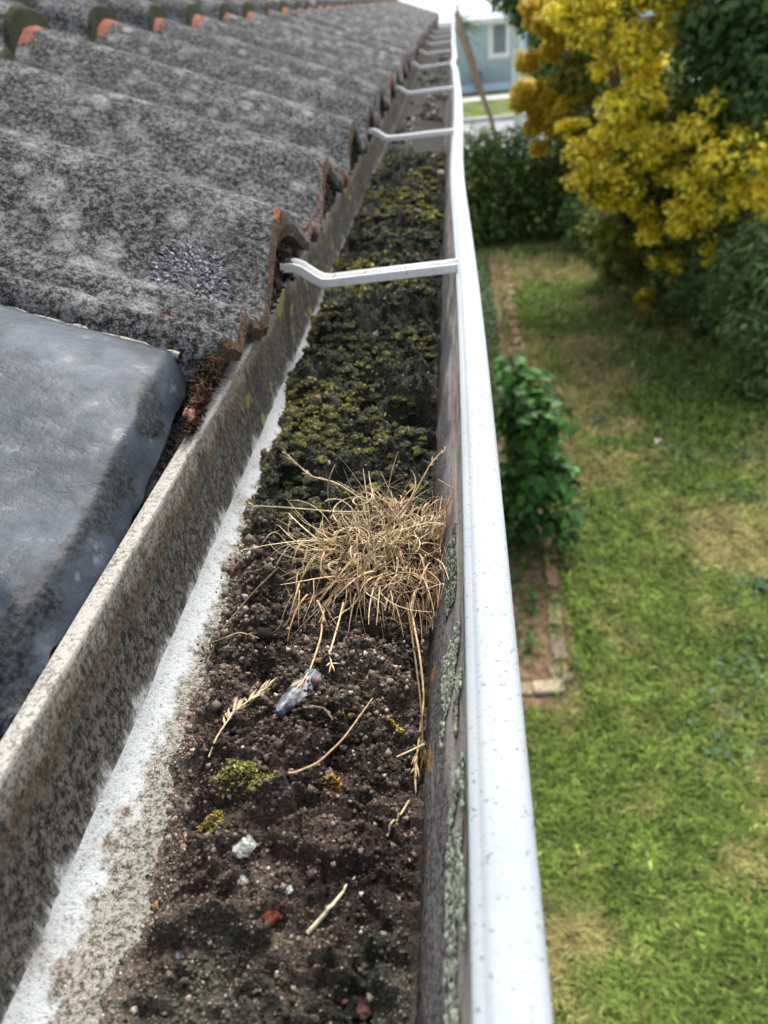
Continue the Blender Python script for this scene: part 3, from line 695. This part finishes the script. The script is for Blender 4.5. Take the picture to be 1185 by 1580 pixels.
# ------------------------------------------------------------------ lichens
def wall_x(z): return np.interp(z, [-.2335, -.230, -.222, -.205, -.188, -.178, -.1728], [-.022, -.0185, -.0165, -.0115, -.006, -.0038, -.003])
def wall_lichen(y0, y1, z0, z1, n, colr, label):
    Y = rng.uniform(y0, y1, n); t = rng.random(n); Z = z0+(z1-z0)*t
    m = fbm(Y*90, Z*120, 0, 7, 4)+.30-1.6*np.abs(t-.5)**2 > 0; Y, Z = Y[m], Z[m]
    C = np.stack([wall_x(Z)+wav(Y)*.7-.0006, Y, Z+CZ], -1); c = np.array(colr)*rng.lognormal(0, .28, (len(Y), 1))
    V, F = grains(C, rng.lognormal(math.log(.00062), .4, len(Y)), ICO1, (.45, 1.1, 1.), .5, False)
    tag(mk('lichen_patch', V, F, LICH, None, rep(c, len(ICO1[0]))), label, 'lichen', 'lichen patches inside the front wall')
wall_lichen(.148, .196, -.204, -.176, 2300, (.24, .265, .19), 'thick grey green lichen on the front wall beside the hanging stalks')
wall_lichen(.070, .135, -.196, -.175, 2300, (.23, .25, .195), 'long grey green lichen on the front wall nearest the bottom of the gutter')
wall_lichen(.215, .262, -.200, -.184, 700, (.16, .175, .125), 'thin grey green lichen on the front wall beside the dead grass')
# leafy rosette on the tile
v0 = []
for i in range(1300):
    a = rng.uniform(0, 6.283); q = .024*math.sqrt(rng.random()); v0.append((a, q))
A = np.array(v0); A = A[(fbm(A[:, 1]*np.cos(A[:, 0])*85, A[:, 1]*np.sin(A[:, 0])*85, 0, 6, 3)+.9*np.abs(A[:, 1]/.024-.62)*-1+.35) > 0]; X = -.170+A[:, 1]*np.cos(A[:, 0])*1.0; Y = .468+A[:, 1]*np.sin(A[:, 0])*1.25
Zt = ZV+SL*(-(X-XE))+rollp(Y)+CZ
d = np.stack([np.cos(A[:, 0]), np.sin(A[:, 0]), np.zeros(len(A))], -1)+rng.normal(size=(len(A), 3))*.65; d[:, 2] = d[:, 0]*-SL+.2
it = [tube(np.array([p, p+dd*.001+np.array([0, 0, .0005]), p+dd*.0021]), [.0002, .0006, .0003], 4, .35) for p, dd in zip(np.stack([X, Y, Zt+.0006], -1), d)]
V, F = stack(it); c = np.array([.30, .29, .35])*rng.lognormal(0, .55, (len(A), 1)); gq = rng.random(len(A)) < .5; c[gq] = np.array([.22, .22, .215])*rng.lognormal(0, .5, (gq.sum(), 1))
tag(mk('lichen_rosette', V, F, LICH, None, rep(c, 12)), 'pale lavender leafy lichen rosette on the nearest tile roll', 'lichen')

# ------------------------------------------------------------------ lead flashing dressed over the nearest roll
fy = np.linspace(.02, .362, 120); n_in = 70
fr = empty('flashing', (-.14, .2, CZ-.15)); tag(fr, 'blue grey sheet flashing dressed over the tiles at the lower left', 'flashing')
xr = -.1388-.0022*sm(fy, .20, .25)+.0007*fbm(fy*45, 2, 0, 3, 3)-.002*sm(fy, .285, .352)-.003*sm(fy, .345, .362)   # right edge
V = np.zeros((n_in, len(fy), 3)); col = np.zeros_like(V)
top = .006+.002*sm(fy, .361, .335)-.0155*sm(fy, .35, .20)
top = top-.016*sm(fy, .185, .135)
ts = np.concatenate([np.linspace(0, .012, 5), np.linspace(.014, .024, 8), np.linspace(.03, .36, n_in-13)])
for i, t in enumerate(ts):
    X = xr-t
    fold = sm(t, .0, .007)
    z = ZV+.005+SL*(-(X-XE))+top
    ze = -.1705+.012*sm(fy, .25, .33)-.006*sm(fy, .16, .11)
    z = ze*(1-fold)+z*fold
    wob = .0010*fbm(X*40, fy*30, 0, 51, 3)+.0055*sm(fy, .20, .15)*fbm(X*60, fy*70, 0, 53, 2)
    V[i, :, 0] = X+.0012*fbm(fy*80, t*50, 0, 55, 2)*(1-fold); V[i, :, 1] = fy; V[i, :, 2] = z+wob+CZ
    s_ = np.exp(-((t-.0065-.002*vn(fy*30, 5, 0, 8))/(.0040*(1+.5*vn(fy*55, 4, 0, 8))))**2)*(.75+.55*fbm(fy*60, 2, 0, 5, 3))*sm(fy, .36, .33)+.95*sm(fy, .195, .150)*np.exp(-np.maximum(t-.01, 0)/.09)*(.75+.5*vn(X*60, fy*60, 0, 4))  # dark smears along the fold, then shade of the near drop painted in
    col[i, :, 0] = np.clip(s_, 0, 1)
Vt = V.reshape(-1, 3); g = grid_faces(n_in, len(fy)); Vb = Vt-np.array([0, 0, .0016]); nn_ = len(Vt)
lo = np.concatenate([np.arange(len(fy)), np.arange(n_in)*len(fy)+len(fy)-1])
rim = [np.stack([np.arange(len(fy)-1), np.arange(1, len(fy)), np.arange(1, len(fy))+nn_, np.arange(len(fy)-1)+nn_], -1)]
b_ = np.arange(n_in)*len(fy)+len(fy)-1; rim.append(np.stack([b_[:-1], b_[1:], b_[1:]+nn_, b_[:-1]+nn_], -1))
mk('sheet', np.concatenate([Vt, Vb]), np.concatenate([g[:, ::-1], g+nn_]+rim), LEAD, fr, np.concatenate([col.reshape(-1, 3)]*2), True)
# crusty sealant bead along its upper edge
xs = np.linspace(-.150, -.42, 90); zb = ZV+SL*(-(xs-XE))+.0065
P = np.stack([xs, np.full(90, .3645)+.0012*vn(xs*120, 1, 0, 2), zb+CZ+.001*vn(xs*150, 4, 0, 2)], -1)
V, F = tube(P, .0028*(1+.35*vn(xs*200, 2, 0, 9)), 7); c = np.array([.36, .33, .27])*np.clip(1+.6*vn(V[:, 0]*300, V[:, 1]*300, V[:, 2]*300, 3), .4, 1.6)[:, None]
mk('sealant_bead', V, F, MORTAR, fr, c)
# crumbly moss and mortar at its corner
C = []
while len(C) < 2200:
    px, py = rng.uniform(290, 366), rng.uniform(540, 668)
    if px > 372-(py-545)*.62 or px < 298-(py-600)*.25: continue
    p = onz(px, py, -.150-.00012*(py-540)+rng.normal()*.002); C.append((min(p[0], -.1335), p[1], p[2]+CZ))
C = np.array(C); V, F = grains(C, rng.lognormal(math.log(.0011), .5, len(C)), OCT, (1.6, .6, .6), .5)
g_ = np.clip(.5+.6*fbm(C[:, 0]*170, C[:, 1]*170, C[:, 2]*170, 19, 3)+rng.normal(0, .25, len(C)), 0, 1)[:, None]
c = rep(np.array([.022, .014, .009])*(1-g_)+np.array([.14, .082, .048])*g_, 6)
tag(mk('moss_clump', V, F, MORTAR, None, c), 'brown crumbly dead moss clump between the flashing corner and gutter', 'moss clump')
p = onz(292, 640, -.158)+np.array([0, 0, CZ]); v, f = ICO3; n_ = fbm(v[:, 0]*1.5, v[:, 1]*1.5, v[:, 2]*1.5, 4, 3)
tag(mk('tile_fragment', v*(1+.3*n_)[:, None]*np.array([.0028, .006, .0035])+p, f, MORTAR, None, np.array([.27, .14, .09])*np.clip(1+.5*n_, .5, 1.5)[:, None]), 'orange broken tile fragment showing under the flashing corner', 'tile fragment')

# ------------------------------------------------------------------ garden: lawn, bed, edging
def sheet(name, x0, x1, y0, y1, z, mat, nx=2, ny=2):
    xs, ys = np.linspace(x0, x1, nx), np.linspace(y0, y1, ny); A, B = np.meshgrid(xs, ys)
    o = mk(name, np.stack([A, B, np.full_like(A, z)], -1).reshape(-1, 3), grid_faces(ny, nx), mat); o['kind'] = 'structure'; return o
sheet('lawn', -150, 150, -60, 300, 0., LAWN)
sheet('garden_bed', -.6, .53, 2.36, 9.9, .012, SOILBED)
sheet('street', -60, 60, 17.0, 22.2, .012, m_plain('asphalt', (.23, .235, .24), .9, .2, 4, .15, .003))
V, F = box(-60, 60, 22.2, 22.35, 0, .12); o = mk('kerb', V, F, m_plain('concrete_kerb', (.48, .47, .44), .9, .2, 6, .15)); o['kind'] = 'structure'
sheet('footpath', -60, 60, 27.2, 28.5, .016, m_plain('concrete_path', (.55, .54, .51), .9, .2, 5, .12))
def dryness(X, Y): return np.clip(.54+.75*fbm(X*1.1+3, Y*.9, 0, 101, 3)+.35*fbm(X*5, Y*5, 0, 103, 3)+.28*fbm(X*17, Y*17, 0, 105, 2)+.15*sm(Y, 3.3, 4.5)*sm(9.5, 8, 7), 0, 1)
def blades_on(n, fx, label):
    u = rng.random(n); Y = .85*(9.9/.85)**u; X = .10+rng.uniform(0, 1, n)*np.minimum(1.0+Y*.36, 2.9)
    m = fx(X, Y); X, Y = X[m], Y[m]; n = len(X)
    a = rng.uniform(0, 6.283, n); L = rng.uniform(.035, .085, n)*(1+.12*Y)*.9; w = rng.uniform(.003, .006, n)*(1+.22*Y)
    side = np.stack([-np.sin(a), np.cos(a), 0*a], -1)*w[:, None]*.5; lean = np.stack([np.cos(a), np.sin(a), 0*a], -1)*(L*rng.uniform(.3, 1.0, n))[:, None]
    p = np.stack([X, Y, 0*X+.002], -1); mid = p+lean*.4+np.array([0, 0, 1.])*(L*.55)[:, None]; tip = p+lean+np.array([0, 0, 1.])*(L*.7)[:, None]
    V = np.stack([p-side, p+side, mid+side*.8, mid-side*.8, tip+side*.1, tip-side*.1], 1)
    F = np.array([[0, 1, 2, 3], [3, 2, 4, 5]])[None]+(np.arange(n)*6)[:, None, None]
    d = np.clip(dryness(X, Y)+rng.normal(0, .16, n), 0, 1)[:, None]
    g = np.array([.095, .165, .026])*(1-rng.random((n, 1)))+np.array([.22, .29, .06])*rng.random((n, 1))
    c = g*(1-sm(d, .45, .95))+np.array([.40, .34, .14])*sm(d, .45, .95)
    cl = fbm(X*9, Y*9, 0, 107, 3); c = c*rng.lognormal(0, .22, (n, 1))*(1+.28*cl)[:, None]
    o = mk('grass', V.reshape(-1, 3), F.reshape(-1, 4), GRASS, None, rep(c, 6)); tag(o, label, 'grass', None, 'stuff')
blades_on(190000, lambda X, Y: (X > .545+.03*fbm(Y*6, X*6, 0, 9, 2)+.10*sm(Y, 4.5, 9)) | (Y < 2.38) | ((X > .40) & (rng.random(len(X)) < .16)), 'mown green lawn grass with dry straw patches')
n = 4200; Y = rng.uniform(2.7, 9.7, n); X = rng.uniform(.02, .36, n); k_ = (Y > 5) | (rng.random(n) < .35); X, Y = X[k_], Y[k_]
V, F = leaves(np.stack([X, Y, rng.uniform(.02, .09, len(X))], -1), np.tile([0, 0, 1.], (len(X), 1)), rng.uniform(.03, .07, len(X)), rng.uniform(.02, .035, len(X)))
tag(mk('ground_cover', V, F, LEAF, None, rep(np.array([.05, .12, .018])*rng.lognormal(0, .35, (len(X), 1)), 6)), 'low green weeds covering the garden bed', 'weeds', None, 'stuff')
def edging(x, y, rz, size, colr, label, name='edging_brick', cat='brick'):
    v, f = box(-.5, .5, -.5, .5, 0, 1); v = np.array(v)*np.array(size); c, s_ = math.cos(rz), math.sin(rz)
    P = np.stack([v[:, 0]*c-v[:, 1]*s_+x, v[:, 0]*s_+v[:, 1]*c+y, v[:, 2]+.004], -1)
    o = mk(name, P, f, BRICKM, None, np.repeat(np.array(colr)[None], 8, 0)); bevel(o, .012, 2); tag(o, label, cat, 'edging along the garden bed')
edging(.475, 3.36, .05, (.07, .19, .03), (.30, .16, .13), 'pinkish red edging brick by the lawn, brightest of the row')
edging(.455, 3.05, -.08, (.075, .17, .022), (.25, .20, .13), 'yellowish edging stone second from the near end of the bed', 'edging_stone', 'stone')
edging(.445, 2.80, .06, (.08, .18, .022), (.22, .165, .14), 'mauve brown edging brick near the corner of the bed')
edging(.435, 2.62, .2, (.10, .12, .02), (.22, .18, .12), 'squarish tan edging stone behind the corner stone of the bed', 'edging_stone', 'stone')
edging(.365, 2.525, .1, (.15, .08, .035), (.34, .29, .20), 'pale cream edging stone set crosswise at the corner of the bed', 'edging_stone', 'stone')
edging(.24, 2.52, -.05, (.10, .08, .025), (.25, .20, .12), 'tan edging stone beside the pale cream corner stone', 'edging_stone', 'stone')
for i in range(26):
    y = 3.62+i*.236; x = .485+.014*(y-3.6)+rng.normal()*.008; q = rng.random()
    edging(x, y, rng.normal()*.05, (.085, .20, .03), np.array([.22, .15, .10])*rng.uniform(.7, 1.3), 'weathered brown brick half sunk in the edging row beside the lawn')
V_ = []
for k in range(16):
    wx, wy = [(1.55, 3.2), (1.9, 4.6), (1.1, 2.2), (2.1, 3.9), (1.75, 4.1), (.95, 5.6), (1.3, 6.2), (1.45, 1.7)][k] if k < 8 else (rng.uniform(.8, 2.2), rng.uniform(1.4, 6.5))
    m = int(rng.integers(40, 130)); q = rng.normal(size=(m, 2))*rng.uniform(.05, .13); V_.append(np.column_stack([wx+q[:, 0], wy+q[:, 1], rng.uniform(.03, .07, m)]))
C = np.concatenate(V_); V, F = leaves(C, np.tile([0, 0, 1.6], (len(C), 1)), rng.uniform(.03, .055, len(C)), rng.uniform(.02, .035, len(C)))
tag(mk('lawn_weeds', V, F, LEAF, None, rep(np.array([.07, .15, .06])*rng.lognormal(0, .35, (len(C), 1)), 6)), 'broad leaved weeds and clover in patches of the lawn', 'weeds', None, 'stuff')
# pale leaf lying on the lawn
p = onz(1015, 682, -2.74); P, F = leaves(np.array([[p[0], p[1], .075]]), np.array([[0, -.3, 1.]]), .10, .05)
tag(mk('fallen_leaf', P, F, LEAF, None, np.repeat([[.75, .6, .52]], 6, 0)), 'pale pinkish white fallen leaf on the lawn', 'leaf')

# ------------------------------------------------------------------ plants
def ragged(blobs, m=5):
    out = []
    for b in blobs:
        for i in range(m):
            q = rng.normal(size=3)*.5*b[3]; f = rng.uniform(.32, .72); out.append((b[0]+q[0], b[1]+q[1], b[2]+q[2], b[3]*f, b[4]*f, b[5]*f*.8))
    return out
def blob_leaves(blobs, n, L, W, colf, shell=.55):
    """leaves spread through the outer part of several ellipsoid clumps."""
    B = np.array([b[:6] for b in blobs], float); vol = np.prod(B[:, 3:6], 1)**.72; pk = rng.choice(len(B), n, p=vol/vol.sum())
    d = rng.normal(size=(n, 3)); d /= np.linalg.norm(d, axis=1)[:, None]; r = shell+(1-shell)*rng.random(n)**.6+.16*fbm(d[:, 0]*3+pk*7, d[:, 1]*3, d[:, 2]*3, 3, 2)
    C = B[pk, :3]+d*r[:, None]*B[pk, 3:6]; C[:, 2] = np.maximum(C[:, 2], .03)
    V, F = leaves(C, d, rng.uniform(.7, 1.3, n)*L, rng.uniform(.7, 1.3, n)*W)
    return V, F, rep(colf(C, pk, d), 6)
def limb(pts, r0, r1): return tube(np.array(pts, float), np.linspace(r0, r1, len(pts)), 7)
# leafy shrub in the bed
sh = empty('leafy_shrub', (.36, 3.85, 0)); tag(sh, 'bright green broad leaved shrub in the bed by the edging', 'shrub')
bl = [(.36+rng.normal()*.07, 3.85+rng.normal()*.16, z, .17, .2, .15) for z in np.linspace(.18, .9, 12)]+[(.28, 4.0, 1.0, .10, .12, .10), (.55, 3.75, .45, .12, .14, .14), (.55, 3.6, .22, .12, .12, .12)]
V, F, c = blob_leaves(bl, 1500, .085, .05, lambda C, pk, d: (np.array([.045, .135, .022])*(1-rng.random((len(C), 1)))+np.array([.085, .21, .05])*rng.random((len(C), 1)))*rng.lognormal(0, .25, (len(C), 1)), .3)
mk('foliage', V, F, LEAF, sh, c)
V, F = stack([limb([(.36, 3.85, 0), (.36+dx*.4, 3.85+dy*.4, .4), (.36+dx, 3.85+dy, h)], .012, .004) for dx, dy, h in ((-.08, .12, 1.0), (.1, -.05, .8), (.18, -.15, .5), (-.1, -.1, .7), (.02, .2, .9))]); mk('stem', V, F, BARK, sh)
# dark hedge across the end of the lawn
def hedge_col(C, pk, d):
    t = rng.random((len(C), 1)); return (np.array([.04, .075, .014])*(1-t)+np.array([.12, .19, .035])*t)*rng.lognormal(0, .3, (len(C), 1))
bl = [(x, 10.75+rng.normal()*.1, z, .38, .42, .36) for x in np.arange(-.6, 2.3, .3) for z in (.25, .6, 1.02+.1*rng.normal())]
hd = empty('hedge', (.8, 10.75, 0)); tag(hd, 'dark green dense hedge across the far end of the lawn', 'hedge')
V, F, c = blob_leaves(bl, 15000, .085, .04, hedge_col, .2); mk('foliage', V, F, LEAF, hd, c)
V, F = stack([limb([(x, 10.75, 0), (x+.05, 10.78, .5), (x-.03, 10.7, 1.0)], .02, .008) for x in np.arange(-.5, 2.2, .45)]); mk('stem', V, F, BARK, hd)
# golden tree
def px_blob(px, py, D, r, sq=1.): p = at(px, py, D); return (p[0], p[1], p[2]+CZ, r, r, r*sq)
gold = [(940, 30, 7.6, .34), (985, 95, 7.4, .34), (960, 165, 7.3, .30), (1010, 10, 7.4, .34), (930, 245, 7.4, .27), (905, 285, 7.5, .22), (985, 230, 7.1, .30), (1050, 215, 6.9, .26), (1090, 230, 6.7, .24), (1140, 235, 6.4, .26), (1180, 260, 6.3, .26),
        (1060, 300, 6.7, .2), (1105, 320, 6.5, .2), (1165, 300, 6.3, .22), (1095, 385, 6.6, .12), (1030, 405, 7.2, .16), (1000, 340, 7.2, .18), (950, 310, 7.4, .2), (880, 190, 7.9, .12), (905, -40, 7.8, .36), (1000, -70, 7.4, .4)]
olive = [(860, 60, 8.6, .25), (850, 130, 8.6, .24), (838, 20, 8.7, .2), (845, 190, 8.6, .22), (870, 165, 8.3, .18), (1000, 460, 7.3, .10)]
deep = [(905, 110, 8.4, .3), (900, 210, 8.3, .26), (1010, 290, 7.5, .3), (1075, 265, 7.2, .3), (960, 350, 7.9, .3), (1040, 370, 7.4, .28), (1120, 350, 7.0, .3), (1000, 150, 8.0, .4), (1080, 170, 7.4, .36), (930, 350, 8.4, .25), (1150, 330, 6.9, .3), (985, 400, 8.0, .26), (1030, 440, 7.8, .24), (955, 400, 8.5, .24), (1075, 420, 7.4, .26), (1000, 360, 7.6, .26)]
def gcol(ya, yb, mixg=0.):
    def f_(C, pk, d):
        t = rng.random((len(C), 1)); gm = (fbm(C[:, 0]*5, C[:, 1]*5, C[:, 2]*5, 8, 3)*.4+rng.random(len(C)) < mixg)[:, None]
        return np.where(gm, np.array([.10, .15, .02]), 1.)*np.where(gm, 1., (np.array(ya)*(1-t)+np.array(yb)*t))*rng.lognormal(0, .22, (len(C), 1)) if mixg else (np.array(ya)*(1-t)+np.array(yb)*t)*rng.lognormal(0, .22, (len(C), 1))
    return f_
gt = empty('golden_tree', (1.75, 7.7, 0)); tag(gt, 'large yellow leaved tree with deep green gaps beside the lawn', 'tree')
V1, F1, c1 = blob_leaves(ragged([px_blob(*b, .85) for b in gold], 10), 40000, .055, .032, gcol((.78, .62, .02), (1., .90, .13), .12), .1)
V2, F2, c2 = blob_leaves(ragged([px_blob(*b) for b in olive], 8), 11000, .055, .032, gcol((.42, .31, .02), (.68, .50, .04)), .35)
V3, F3, c3 = blob_leaves([px_blob(*b) for b in deep], 15000, .075, .04, gcol((.07, .12, .02), (.26, .27, .035)), .2)
V, F = stack([(V1, F1), (V2, F2), (V3, F3)]); mk('crown', V, F, LEAF, gt, np.concatenate([c1, c2, c3]))
tr = [limb([(1.95, 8.3, 0), (1.88, 8.1, .5), (1.68, 7.75, 1.0)], .11, .08)]
for b in (gold[0], gold[2], gold[6], gold[9], gold[17], olive[0], deep[5], gold[19]):
    p = px_blob(*b); tr.append(limb([(1.68, 7.75, .95), ((1.68+p[0])/2, (7.75+p[1])/2, max(.9, p[2]*.72)), (p[0], p[1], p[2])], .05, .012))
V, F = stack(tr); mk('trunk', V, F, BARK, gt)
# dark broadleaf tree behind it, upper right
dt = empty('dark_tree', (2.6, 7.4, 0)); tag(dt, 'dark green broad leaved tree at the upper right behind yellow branches', 'tree')
bl = [px_blob(*b) for b in [(1120, 20, 7.0, .4), (1170, 60, 6.8, .38), (1150, 130, 6.8, .36), (1100, 100, 7.2, .34), (1185, 170, 6.6, .36), (1190, -30, 6.8, .45), (1110, 180, 7.2, .3), (1230, 100, 6.6, .5)]]
V, F, c = blob_leaves(bl, 8500, .085, .045, gcol((.05, .11, .028), (.14, .23, .065)), .25); mk('crown', V, F, LEAF, dt, c)
V, F = stack([limb([(2.6, 7.5, 0), (2.6, 7.4, 1.2), (2.5, 7.2, 2.2)], .1, .06), limb([(2.6, 7.4, 1.4), (2.3, 7.1, 2.2), (2.1, 6.9, 2.6)], .05, .02)]); mk('trunk', V, F, BARK, dt)
# dark tree behind, between house and golden tree
bt = empty('back_tree', (1.55, 11.8, 0)); tag(bt, 'deep green tree between the pale blue house and the yellow tree', 'tree')
bl = [px_blob(*b) for b in [(815, 15, 12, .3), (845, 5, 11.5, .4), (870, 60, 11, .45), (850, 110, 11.3, .28), (880, 140, 10.5, .4), (838, 70, 11.8, .22), (880, 210, 10.2, .35), (790, -25, 12, .35), (860, -40, 11.5, .5)]]
V, F, c = blob_leaves(bl, 6500, .10, .05, gcol((.05, .10, .024), (.16, .24, .06)), .25); mk('crown', V, F, LEAF, bt, c)
V, F = stack([limb([(1.55, 11.8, 0), (1.5, 11.6, 1.5), (1.4, 11.5, 2.6)], .12, .06)]); mk('trunk', V, F, BARK, bt)
# feathery conifer bushes down the right side
def con_col(C, pk, d):
    t = rng.random((len(C), 1)); return (np.array([.07, .13, .035])*(1-t)+np.array([.25, .35, .12])*t)*rng.lognormal(0, .25, (len(C), 1))
def conifer(spots, loc, n, label):
    e = empty('conifer_bush', loc); tag(e, label, 'conifer', 'conifer bushes beside the lawn')
    V, F, c = blob_leaves([px_blob(*b) for b in spots], n, .085, .022, con_col, .25); mk('foliage', V, F, LEAF, e, c)
    V, F = stack([limb([loc, (loc[0]+.03, loc[1], .6), (loc[0], loc[1]+.03, 1.3)], .05, .015)]); mk('trunk', V, F, BARK, e)
conifer([(1165, 420, 6.0, .34), (1185, 500, 5.7, .36), (1130, 470, 6.4, .26), (1200, 570, 5.5, .30), (1175, 560, 5.7, .2), (1215, 400, 5.8, .4), (1150, 375, 6.4, .24)], (2.5, 6.0, 0), 9000, 'grey green feathery conifer bush at the right edge of the lawn')
conifer([(1075, 440, 7.0, .26), (1095, 500, 6.8, .22), (1050, 465, 7.3, .20), (1060, 410, 7.4, .24), (1115, 530, 6.6, .2), (1030, 430, 7.7, .22)], (2.15, 7.0, 0), 5500, 'darker conifer bush just under the lowest yellow branches')
conifer([(905, 370, 9.7, .28), (935, 385, 9.3, .26), (970, 395, 8.8, .26), (900, 330, 9.9, .3), (950, 350, 9.2, .3)], (1.85, 9.3, 0), 4200, 'low dark bush in the far right corner of the lawn')
# thin leaning tree with a drooping yellow green head
lt = empty('leaning_tree', (.66, 11.6, 0)); tag(lt, 'thin brown leaning tree trunk with drooping yellow green top', 'tree')
P = [at(x, y, D)+np.array([0, 0, CZ]) for x, y, D in ((772, 240, 11.6), (757, 180, 11.7), (738, 130, 11.8), (728, 95, 11.9), (712, 50, 12.), (705, 20, 12.1))]
b0 = np.array([P[0][0]+.12, P[0][1], 0]); V, F = tube(np.array([b0]+P), [.035, .028, .03, .042, .055, .06, .045], 8); mk('trunk', V, F, m_plain('pale_bark', (.36, .26, .19), .9, .2, 40, .3, .006), lt)
it = []
for i in range(26):
    a = rng.normal(.2, .9); d = np.array([math.cos(a)*.8+.25, rng.normal()*.4, rng.uniform(-.1, .5)])
    it.append(tube(curved(P[-1]-np.array([0, 0, rng.uniform(0, .25)]), d, rng.uniform(.25, .5), 1.1, .2), np.linspace(.02, .004, 11), 4, .25))
V, F = stack(it); mk('leaves', V, F, LEAF, lt, np.repeat(np.array([[.24, .27, .045]]), len(V), 0)*rng.uniform(.6, 1.3, (len(V), 1)))

# ------------------------------------------------------------------ the neighbour's house, posts
H = empty('neighbour_house', (0, 31, 0)); tag(H, 'pale blue weatherboard house with white trimmed window across the street', 'house')
HB = m_plain('pale_blue_boards', (.62, .80, .97), .7, .3, 3, .03); HW = m_plain('white_trim', (.8, .81, .8), .5, .4, 5, .05)
def boards(x0, x1, y, z0, z1):
    zz = []; n = int((z1-z0)/.14)
    for i in range(n): a = z0+(z1-z0)*i/n; b = z0+(z1-z0)*(i+1)/n; zz += [(y-.022, a), (y-.004, b)]
    V = [(x, yy, z) for yy, z in zz for x in (x0, x1)]
    return np.array(V), grid_faces(len(zz), 2)
V, F = boards(-6.2, 2.06, 30, .12, 2.02); mk('wall', V, F, HB, H)
V, F = box(1.98, 2.1, 29.95, 36, .0, 2.02); mk('corner_board', V, F, HW, H)
V, F = join([box(-6.6, 2.5, 29.45, 29.55, 2.0, 2.12), box(-6.6, 2.5, 29.55, 36.2, 2.02, 2.06)]); mk('eave', V, F, HW, H)
V, F = [(-6.7, 29.4, 2.125), (2.6, 29.4, 2.125), (2.6, 33, 3.7), (-6.7, 33, 3.7), (2.6, 36.4, 2.125), (-6.7, 36.4, 2.125)], [(0, 1, 2, 3), (3, 2, 4, 5), (1, 4, 2), (0, 3, 5)]
mk('roof', V, F, m_plain('pale_roof_sheets', (.36, .41, .46), .6, .3, 2, .08), H)
V, F = join([box(1.17, 1.35, 29.93, 30.0, .95, 2.0), box(1.77, 1.9, 29.93, 30.0, .95, 2.0), box(1.35, 1.77, 29.93, 30.0, .95, 1.1), box(1.35, 1.77, 29.93, 30.0, 1.92, 2.0)]); w = mk('window', V, F, HW, H)
V, F = box(1.35, 1.77, 29.955, 29.975, 1.1, 1.92); mk('pane', V, F, m_plain('grey_glass', (.22, .24, .27), .15, .6, 3, .1), w)
V, F = box(-6.2, 2.0, 30.002, 36, .0, 2.0); mk('inner_wall', V, F, HB, H)
V, F = join([box(.72, .92, 29.75, 29.9, .1, .62), box(.76, .88, 29.7, 29.75, .2, .5)]); mm = mk('meter_box', V, F, m_plain('dark_grey_box', (.06, .08, .10), .6), None); tag(mm, 'small dark box standing at the foot of the pale blue wall', 'box')
V, F = stack([tube(np.array([at(801, 212, 16)+[0, 0, CZ-.5], at(799, 150, 16)+[0, 0, CZ], at(794, 20, 16)+[0, 0, CZ+.6]]), [.085, .08, .075], 10)])
o = mk('street_pole', V, F, m_plain('weathered_pole', (.66, .67, .65), .8, .3, 10, .2)); tag(o, 'pale grey pole standing behind the hedge in front of the house', 'pole')
H2 = empty('pale_house', (6, 40, 0)); tag(H2, 'further pale blue house glimpsed right of the grey pole', 'house')
V, F = box(2.9, 12, 38, 46, 0, 2.5); mk('wall', V, F, HB, H2); mk('roof', [(2.6, 37.6, 2.5), (12.3, 37.6, 2.5), (12.3, 42, 4.2), (2.6, 42, 4.2), (12.3, 46.4, 2.5), (2.6, 46.4, 2.5)], [(0, 1, 2, 3), (3, 2, 4, 5), (1, 4, 2), (0, 3, 5)], HW, H2)
